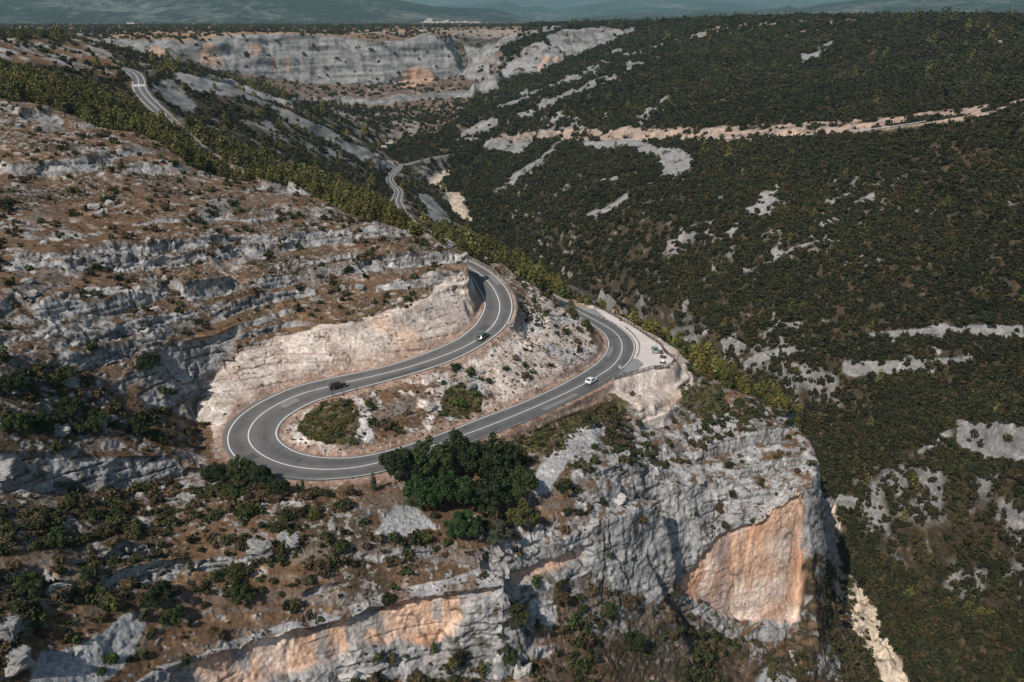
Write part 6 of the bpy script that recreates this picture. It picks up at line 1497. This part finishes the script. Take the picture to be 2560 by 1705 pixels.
HP = [
 # big thicket below the lower road
 ('tree', 1000, 1190, 4.6, 1.3, DKG, 'feathery green tree at the left end of the big thicket below the lower road'),
 ('tree', 1070, 1195, 5.2, 1.4, MID, 'tall green tree with pointed sprays in the big thicket below the road'),
 ('tree', 1155, 1185, 6.0, 1.4, DKG, 'largest dark tree at the top of the big thicket, overlapping the lower road'),
 ('tree', 1240, 1195, 6.0, 1.35, DKG, 'broad dark green tree at the upper right of the big thicket'),
 ('tree', 1295, 1240, 4.8, 1.2, MID, 'dark tree at the right edge of the big thicket, beside the grey scree'),
 ('tree', 1060, 1255, 4.6, 1.1, (.030, .060, .020), 'low bright green tree on the left flank of the big thicket above the pale scree'),
 ('tree', 1135, 1270, 5.2, 1.2, (.028, .052, .018), 'deep green tree in the middle of the big thicket'),
 ('tree', 1220, 1280, 5.2, 1.2, DKG, 'shaded tree in the lower middle of the big thicket'),
 ('tree', 1300, 1310, 4.0, 1.0, (.075, .078, .026), 'yellow speckled tree at the lower right of the big thicket'),
 ('tree', 1160, 1335, 4.2, 1.0, (.030, .055, .020), 'green tree at the foot of the big thicket'),
 ('tree', 1245, 1355, 3.4, 1.1, GRYG, 'grey green tree at the bottom right of the big thicket'),
 ('bush', 985, 1350, 1.9, 1.1, MID, 'green shrub just below the small pale scree'),
 ('bush', 1060, 1355, 2.0, 1.1, OLV, 'olive shrub below the big thicket, near the ledge top'),
 ('column', 935, 1225, 1.5, 1.7, GRYG, 'slim grey green juniper by the guard rail left of the big thicket'),
 ('column', 757, 1232, 1.2, 1.6, MID, 'slim juniper standing alone at the outer edge of the hairpin'),
 # clump at the outside of the hairpin
 ('tree', 545, 1200, 2.8, 1.1, DKG, 'leftmost tree of the clump below the hairpin'),
 ('tree', 600, 1195, 3.2, 1.2, MID, 'tallest round tree of the clump below the hairpin'),
 ('tree', 655, 1215, 3.1, 1.15, DKG, 'dark tree in the middle of the clump below the hairpin'),
 ('tree', 700, 1235, 2.4, 1.1, DKG, 'tree at the right end of the clump, touching the hairpin edge'),
 ('tree', 590, 1240, 2.4, 0.9, MID, 'lower spreading tree in front of the clump below the hairpin'),
 ('column', 745, 1235, 1.1, 1.5, DKG, 'small dark juniper between the clump and the slim juniper'),
 # left slope
 ('tree', 370, 925, 3.0, 1.1, DKG, 'lone dark round tree on the rocky slope left of the white cutting'),
 ('tree', 62, 965, 2.9, 1.0, DKG, 'dark tree at the left edge above the terrace bushes'),
 ('tree', 15, 985, 2.4, 1.0, DKG, 'dark tree cut by the left edge of the picture'),
 ('tree', 45, 1080, 3.0, 1.0, MID, 'leftmost tree of the terrace thicket'),
 ('tree', 110, 1065, 2.7, 0.9, DKG, 'second tree of the terrace thicket from the left edge'),
 ('tree', 175, 1040, 3.2, 1.05, DKG, 'highest tree of the terrace thicket'),
 ('tree', 240, 1060, 2.8, 0.9, MID, 'tree at the right of the terrace thicket'),
 ('tree', 350, 1085, 2.4, 1.2, DKG, 'dark upright tree between the terrace thicket and the hairpin cutting'),
 ('tree', 170, 945, 2.2, 1.0, MID, 'small tree uphill of the terrace thicket'),
 ('bush', 430, 985, 1.3, 1.1, DKG, 'dark shrub on the slope left of the hairpin cutting'),
 ('bush', 270, 505, 2.9, 0.9, DKG, 'wide dark shrub above the heap of grey boulders'),
 ('bush', 15, 520, 3.0, 1.1, DKG, 'dark shrub at the left edge high on the brown slope'),
 ('bush', 192, 480, 1.5, 1.3, OLV, 'yellow green round shrub high on the brown slope'),
 ('bush', 100, 555, 1.3, 1.2, (.11, .10, .03), 'small yellow green shrub below the dark one at the left edge'),
 ('column', 567, 600, 1.0, 1.5, DKG, 'tiny dark juniper standing on the upper rock ledge'),
 ('bush', 800, 760, 1.1, 1.1, DKG, 'small dark shrub above the white cutting'),
 # island between the two roads
 ('bush', 1138, 925, 1.9, 1.1, DKG, 'round dark shrub touching the outer line of the upper road'),
 ('bush', 1180, 930, 1.5, 1.1, DKG, 'dark shrub right of the round one on the island bank'),
 ('bush', 1108, 962, 1.1, 1.1, MID, 'small green shrub on the bank below the round dark one'),
 ('bush', 1150, 1010, 2.8, 0.75, BRIGHT, 'sprawling green shrub on the island bank above the lower road'),
 ('bush', 1185, 985, 2.2, 0.7, BRIGHT, 'upper part of the sprawling greenery on the island bank'),
 ('bush', 1105, 1035, 1.6, 0.8, BRIGHT, 'low green shrub nearest the lower road on the island bank'),
 ('bush', 1265, 925, 1.3, 1.0, MID, 'green shrub on the island bank below the grey green car'),
 ('bush', 1220, 955, 1.3, 1.1, MID, 'upright shrub in the rocky middle of the island bank'),
 ('bush', 862, 1012, 1.2, 1.1, GRYG, 'grey green bushy shrub at the top of the grassy mound'),
 ('bush', 925, 1015, 1.5, 1.1, MID, 'green shrub on the pale bank right of the grassy mound'),
 ('bush', 835, 1075, 3.2, 0.42, (.075, .075, .024), 'olive ground cover filling the grassy mound inside the hairpin'),
 ('bush', 870, 1050, 2.6, 0.42, (.085, .070, .028), 'brownish ground cover on the right of the grassy mound'),
 ('bush', 800, 1092, 2.3, 0.40, (.080, .075, .022), 'yellowish ground cover at the lower left of the grassy mound'),
 ('bush', 885, 1100, 2.4, 0.40, (.060, .068, .022), 'green ground cover at the lower right of the grassy mound'),
 ('bush', 1435, 790, 2.1, 1.1, (.060, .058, .030), 'dark shrub on the spur crest beside the far end of the lower road'),
 ('bush', 1462, 815, 1.6, 1.1, MID, 'second shrub down the spur crest toward the lower bend'),
 ('bush', 1335, 755, 1.5, 1.0, MID, 'green shrub on the brown patch of the spur between the roads'),
 ('bush', 1360, 790, 1.2, 0.9, OLV, 'small olive shrub on the pale face of the spur'),
 # foreground, lower left
 ('bush', 139, 1352, 2.6, 1.0, MID, 'wide green shrub among the rocks of the lower left slope'),
 ('bush', 224, 1440, 1.9, 1.0, DKG, 'dark shrub between two rock bands in the lower left'),
 ('tree', 72, 1478, 2.4, 1.0, MID, 'rounded tree near the left edge of the lower slope'),
 ('bush', 100, 1562, 1.8, 1.3, BRIGHT, 'bright green round bush casting a dark shadow, lower left'),
 ('bush', 286, 1520, 1.7, 1.3, OLV, 'olive bush left of the large thicket above the ledge'),
 ('tree', 400, 1505, 2.7, 1.1, DKG, 'dark tree at the top of the thicket above the ledge'),
 ('tree', 435, 1555, 2.3, 1.0, MID, 'green tree at the bottom of the thicket above the ledge'),
 ('tree', 605, 1500, 2.5, 0.95, MID, 'single broad green bush on brown grass above the ledge'),
 ('column', 478, 1425, 1.2, 1.3, MID, 'dark juniper beside the grey rocks above the ledge thicket'),
 ('column', 708, 1395, 1.7, 1.2, (.05, .05, .024), 'squat dark juniper between pale rocks in the middle of the slope'),
 ('bush', 609, 1292, 1.9, 1.0, MID, 'green shrub under the clump below the hairpin'),
 ('bush', 282, 1655, 1.3, 1.5, BRIGHT, 'bright upright bush on the pale rubble, lower left'),
 ('bush', 253, 1685, 1.1, 1.0, MID, 'low green bush on the pale rubble beside the bright upright one'),
 ('bush', 826, 1240, 1.3, 1.1, DKG, 'small dark bush on the verge below the hairpin guard rail'),
 ('bush', 850, 1375, 2.3, 1.0, MID, 'green bush on the slope left of the pale scree'),
 ('bush', 806, 1432, 2.0, 0.9, BRN, 'dry brown bush on the grass above the ledge'),
 ('bush', 780, 1290, 1.9, 0.9, OLV, 'olive bush on the slope left of the small pale scree'),
 # foreground, lower right
 ('bush', 1405, 1222, 2.2, 1.0, DKG, 'dark bush right of the grey scree'),
 ('bush', 1506, 1258, 1.6, 1.0, DKG, 'dark bush on the grey rock below the grey scree'),
 ('bush', 1603, 1305, 1.9, 1.0, BRN, 'brown green bush on the steep grey rock face'),
 ('bush', 1518, 1388, 1.8, 0.9, GRYG, 'bush growing from the crack above the smooth grey slab'),
 ('tree', 1290, 1555, 2.7, 1.1, (.05, .052, .024), 'dark brownish tree below the notch in the ledge'),
 ('tree', 1400, 1505, 2.3, 1.1, BRN, 'brown leaved tree under the smooth grey slab'),
 ('bush', 1430, 1560, 2.0, 1.1, BRIGHT, 'green bush right of the small white scree below the ledge'),
 ('tree', 1522, 1535, 2.1, 1.1, MID, 'green tree below the right end of the smooth grey slab'),
 ('tree', 1572, 1515, 2.3, 1.1, BRN, 'brown green tree against the foot of the grey slab'),
 ('tree', 1585, 1620, 2.9, 1.15, DKG, 'big dark green tree in the lower right thicket'),
 ('tree', 1683, 1490, 2.2, 1.2, (.05, .048, .024), 'dark tree left of the foot of the orange wall'),
 ('tree', 1272, 1655, 2.2, 1.0, MID, 'olive tree left of the white pillar rock'),
 ('column', 1206, 1690, 1.8, 1.4, OLV, 'tall olive bush at the bottom edge, left of the pillar rock'),
 ('column', 1085, 1630, 1.2, 1.5, BRIGHT, 'bright green bush at the foot of the orange ledge wall'),
 ('bush', 1132, 1660, 1.6, 1.0, OLV, 'olive bush below the orange ledge wall'),
 ('bush', 1340, 1462, 1.7, 1.3, BRIGHT, 'leafy bush hanging in front of the orange undercut'),
 # promontory
 ('bush', 1822, 1168, 1.9, 1.0, DKG, 'dark bush on the flat top of the promontory cliff'),
 ('bush', 1990, 1180, 1.5, 1.0, BRN, 'brown bush near the outer edge of the promontory cliff'),
 ('bush', 1795, 1275, 2.0, 1.1, BRN, 'bush in the gully left of the promontory cliff'),
 ('bush', 1811, 1318, 1.6, 1.2, (.05, .048, .03), 'lower bush in the gully beside the orange wall'),
 ('bush', 1880, 1305, 1.0, 1.2, MID, 'small bush clinging above the orange wall'),
 ('bush', 1740, 1290, 1.2, 1.1, DKG, 'dark bush on the rock left of the promontory gully'),
 ('pine', 1815, 965, 2.5, 1.45, OLV, 'tall olive pine standing on the ridge right of the lay-by'),
 ('pine', 1520, 690, 2.2, 1.3, OLV, 'conical pine standing above the trees behind the lay-by'),
]
for (kind, px, py, r, h, tint, lab) in HP:
    g = ground_at(px, py, 3.0, 0, 340)
    plant(kind, (g[0], g[1], g[2] - 0.15 * r), r * (1.0 if kind != 'bush' else 1.0), h, tint, lab)
log('named plants')
# the largest of the scattered plants stand for themselves, the rest of a kind is one mass
ANCH = [(60,150,'in the pine belt on the upper left hill'),(200,210,'in the pine belt left of the distant bend'),(330,290,'at the foot of the distant bend'),(480,370,'on the hill crest below the distant bend'),(620,410,'in the pine belt above the brown slope'),
        (760,460,'in the pine belt on the shoulder of the near hill'),(880,510,'in the pine belt toward the lower end of the crest'),(1000,560,'where the pine belt drops toward the valley'),(1120,590,'just behind the rock corner of the upper road'),(1250,650,'behind the crest of the spur between the roads'),
        (1400,700,'beyond the far end of the lower road'),(1560,760,'behind the far fence of the lay-by'),(1700,860,'on the slope right of the lay-by fence'),(1800,950,'on the shoulder above the promontory'),(1950,1010,'along the rim of the promontory'),(2080,1150,'in the gorge right of the promontory'),
        (100,350,'high on the brown slope at the left'),(300,430,'on the upper brown slope below the pines'),(500,480,'on the brown slope under the crest'),(700,520,'on the brown slope near the pine belt'),(850,580,'just above the upper rock ledges'),(1000,620,'on the ledges behind the upper bend'),
        (100,650,'on the left rock ledges'),(300,660,'on the grass between the left rock ledges'),(500,660,'on the middle rock ledges'),(700,650,'on the ledges above the white cutting'),(900,700,'right above the white cutting'),(1080,690,'on top of the cutting near the corner'),
        (80,800,'below the left overhang rock'),(260,800,'on the slope below the left overhang'),(450,760,'on the slope left of the white cutting'),(620,800,'at the left top of the white cutting'),(800,790,'at the brink of the white cutting'),
        (100,930,'on the grassy slope above the terrace thicket'),(300,950,'beside the lone dark tree on the left slope'),(470,930,'beside the left end of the cutting'),(60,1080,'in the terrace thicket at the left'),(220,1080,'at the right of the terrace thicket'),(400,1080,'between terrace thicket and hairpin'),
        (100,1200,'on the grey rock step at the left'),(330,1200,'on the grey rock step near the hairpin'),(900,870,'at the foot of the white cutting'),(850,1060,'inside the hairpin loop'),(1050,980,'on the island bank between the roads'),(1250,900,'on the island bank near the upper bend'),(1380,860,'on the pale face of the spur'),
        (1300,760,'on top of the spur between the roads'),(100,1330,'on the slope under the grey rock step'),(300,1320,'on the shrubby slope in the lower left'),(500,1300,'below the hairpin clump'),(700,1310,'on the slope below the hairpin'),(870,1290,'left of the small pale scree'),(1200,1390,'on the ledge top under the big thicket'),
        (100,1500,'on the lower left slope'),(300,1480,'on the lower slope left of the ledge thicket'),(520,1450,'on the brown grass above the ledge'),(700,1470,'on the brown grass in the lower middle'),(900,1420,'on the brown grass behind the ledge rim'),(120,1650,'on the rubble in the bottom left corner'),(350,1620,'beside the rubble above the ledge'),
        (700,1690,'under the orange ledge wall at the bottom'),(1000,1670,'on the slope beneath the orange ledge wall'),(1250,1600,'below the notch of the ledge'),(1400,1650,'in the bottom thicket right of the pillar rock'),(1550,1600,'in the lower right thicket'),(1700,1600,'in the thicket left under the orange wall'),
        (1850,1640,'at the foot of the orange wall'),(2030,1600,'between orange wall and stream'),(1350,1120,'on the bank below the long guard rail'),(1500,1050,'on the reddish bank below the guard rail'),(1650,1010,'on the pale slope below the fence'),(1450,1180,'around the top of the grey scree'),(1600,1180,'on the broken rock below the lay-by'),
        (1500,1300,'on the grey rock below the scree'),(1650,1330,'in the gully left of the orange wall'),(1850,1120,'on the promontory top'),(1950,1220,'on the grey promontory face'),(1800,1250,'at the gully head of the promontory'),
        (2000,700,'on the far forest slope to the right'),(2300,700,'in the dark forest at the right edge'),(2200,900,'among the right ledges across the gorge'),(2400,1100,'beside the pale rocks across the gorge'),(2300,1350,'in the dark forest across the stream'),(2300,1600,'in the dark forest at the bottom right'),(1700,650,'on the far slope behind the lay-by'),
        (1500,500,'on the far slope below the straight road'),(1900,450,'on the slope under the straight road'),(2200,380,'just below the right end of the straight road'),(2000,250,'on the forest slope above the straight road'),(2400,200,'high on the right forest slope'),(1600,250,'on the upper right slope'),(700,330,'on the shady valley side behind the hill'),(950,330,'in the valley below the far cliff')]
AX = np.array([(a[0], a[1]) for a in ANCH], float)
def where(px, py): return ANCH[int(np.argmin(((AX[:, 0] - px)) ** 2 + ((AX[:, 1] - py) * 1.3) ** 2))][2]
def look(kind, r, h, t):
    sz = 'small' if r < (0.75 if kind != 'pine' else 2.1) else ('large' if r > (1.35 if kind != 'pine' else 2.8) else 'medium sized')
    lum = float(np.mean(t)); ratio = t[0] / max(t[1], 1e-3)
    cn = 'reddish brown' if ratio > 1.3 else ('yellowish green' if lum > .095 else ('olive' if ratio > 0.98 else ('dark green' if lum < .034 else 'green')))
    return sz, cn
LIM = {'bush': 210, 'pine': 290, 'column': 60}
for kind in ('bush', 'pine', 'column'):
    cand = []
    for gi2, g in enumerate(groups):
        if g['kind'] != kind or g['zone'] in ('tuft', 'green'): g.setdefault('single', np.zeros(len(g['P']), bool)); continue
        g['single'] = np.zeros(len(g['P']), bool)
        ok = np.nonzero(g['vis'])[0]; sz = g['r'][ok] / g['dep'][ok]
        cand += [(s_, gi2, k) for s_, k in zip(sz, ok)]
    cand.sort(key=lambda c: -c[0])
    for s_, gi2, k in cand[:LIM[kind]]:
        g = groups[gi2]; g['single'][k] = True
        sz, cn = look(kind, g['r'][k], g['h'][k], g['t'][k]); wh = where(g['px'][k], g['py'][k] + 10)
        noun = CATS[kind]
        plant(kind, tuple(float(v) for v in g['P'][k]), float(g['r'][k]), float(g['h'][k]), g['t'][k], ' '.join(('%s %s %s %s' % (sz, cn, noun, wh)).split()[:16]), '%s %s %ss %s' % (sz, cn, noun, wh), trunk=s_ > 0.009)
MASSN = {('right', 'bush'): ('forest', 'dense dark scrub forest covering the far slope right of the gorge', 'forest'), ('right', 'pine'): ('pine_woods', 'scattered olive pines over the right forest slope', 'forest'),
    ('left_valley', 'bush'): ('scrub_vegetation', 'patchy scrub on the shaded valley side behind the near hill', 'scrub'), ('left_valley', 'pine'): ('pine_woods', 'scattered pines on the valley side behind the near hill', 'forest'),
    ('pine_band', 'bush'): ('undergrowth', 'broadleaf scrub mixed into the pine belt', 'undergrowth'), ('pine_band', 'pine'): ('pine_woods', 'mass of olive pines behind the front of the pine belt', 'forest'), ('east', 'bush'): ('undergrowth', 'mixed undergrowth on the steep drop behind the lay-by', 'undergrowth'), ('east', 'pine'): ('pine_woods', 'small pines on the drop behind the lay-by', 'forest'),
    ('near', 'bush'): ('undergrowth', 'low scrub spread over the near slopes', 'undergrowth'), ('near', 'column'): ('undergrowth', 'little junipers spread over the brown slope', 'undergrowth'), ('tuft', 'bush'): ('grass', 'dry grass tufts and herbs between the stones', 'grass'), ('green', 'bush'): ('undergrowth', 'olive green ground cover on the banks beside the road', 'undergrowth'), ('far', 'bush'): ('scrub_vegetation', 'dark scrub dotting far cliffs and plateau', 'scrub')}
for g in groups:
    nm = MASSN[(g['zone'], g['kind'])]; mass_from(g, ~g['single'], *nm)
log('plants')
# ------------------------------------------------------------------ boulders
M_ROCK = gravel_mat('limestone', (.19, .19, .19), (.38, .37, .355), 1.1)
BM = []
for s_ in range(5):
    V, F = stone_data(1.0, 20 + s_, 0.7, 0.42, 4, 0.3); me = bpy.data.meshes.new('boulder'); me.from_pydata(V, [], F); me.materials.append(M_ROCK); BM.append(me)
V, F = stone_data(1.0, 77, 0.75, 0.42, 4, 0.3); WM = bpy.data.meshes.new('white_boulder'); WM.from_pydata(V, [], F); WM.materials.append(gravel_mat('white_limestone', (.32, .31, .30), (.60, .58, .55), 1.3))
def boulder(loc, r, label, group=None, sc=(1, 1, 1)):
    o = bpy.data.objects.new('boulder', random.choice(BM)); COL.objects.link(o); o.location = loc; o.rotation_euler = (random.uniform(-.2, .2), random.uniform(-.2, .2), random.uniform(0, 6.3)); o.scale = (r * sc[0], r * sc[1], r * sc[2])
    tag(o, label, 'boulder', group); return o
for (px, py, r, sc, lab) in ((1302, 1690, 1.7, (1, .9, 2.6), 'tall white pillar rock standing at the bottom edge'), (236, 520, 1.5, (1, 1, 1), 'largest grey boulder of the heap high on the left slope'), (262, 528, 1.1, (1, 1, 1), 'rounded boulder at the right of the heap'),
    (250, 537, 1.2, (1, 1, 1), 'lowest boulder of the heap high on the left slope'), (275, 510, 1.3, (1, 1, 1), 'boulder at the upper right of the heap'), (1150, 645, 2.0, (1.3, 1, 1.15), 'square white rock at the blind corner of the upper road'),
    (20, 1180, 2.2, (1, 1, 1.1), 'rounded grey rock at the left edge of the rock step'),
    (145, 1490, 1.4, (1.3, 1, .8), 'flat grey boulder on brown grass, lower left'), (655, 1370, 1.9, (1.2, 1, 1), 'pale rock left of the squat dark juniper'), (720, 1350, 1.7, (1.3, 1, .9), 'pale rock right of the squat dark juniper'),
    (25, 1660, 2.2, (1.2, 1, 1), 'dark rock in the bottom left corner'), (15, 1580, 1.8, (1, 1, 1.2), 'rough grey rock at the left edge above the corner rock'), (1545, 1250, 1.6, (1.4, 1, .8), 'white block below the grey scree'),
    (870, 1690, 1.6, (1, 1, .9), 'white boulder at the bottom edge, left of centre'), (915, 1692, 1.3, (1, 1, .9), 'second white boulder at the bottom edge'), (1715, 770, 2.4, (1, 1, 1.9), 'grey rock tooth on the wooded slope behind the lay-by')):
    g = ground_at(px, py, 3.0, 0, 520); o = boulder((g[0], g[1], g[2] + 0.1 * r), r, lab, None, sc)
    if 'white' in lab: o.data = WM
bd = CLOSE * rock_near * (bare < 0.2) * 0.01 + CLOSE * W_PROM * 0.012 * (1 - W_ORANGE) * (1 - steep) + CLOSE * W_ISL * 0.004
P, ii, jj = scatter(bd, 0.5, 55)
ppx, ppy, dep = project(P[:, 0], P[:, 1], P[:, 2] + .3); rr_ = np.random.default_rng(5).uniform(0.35, 1.25, len(P)) ** 1.3
ok = (ppx > 5) & (ppx < 2555) & (ppy > 100) & (ppy < 1700) & ((P[:, 2] + .4 - CAM_Z) / np.hypot(P[:, 0], P[:, 1]) > HOR[ii, jj] + .001)
idx = np.nonzero(ok)[0]; idx = idx[np.argsort(-(rr_ / dep)[idx])][:170]
for k in idx:
    sz = 'small' if rr_[k] < .6 else ('large' if rr_[k] > .95 else 'medium sized'); wh = where(ppx[k], ppy[k])
    boulder(tuple(P[k]), float(rr_[k]), '%s grey limestone block %s' % (sz, wh), '%s limestone blocks %s' % (sz, wh), (1.2, 1, .8))
log('boulders', len(idx))
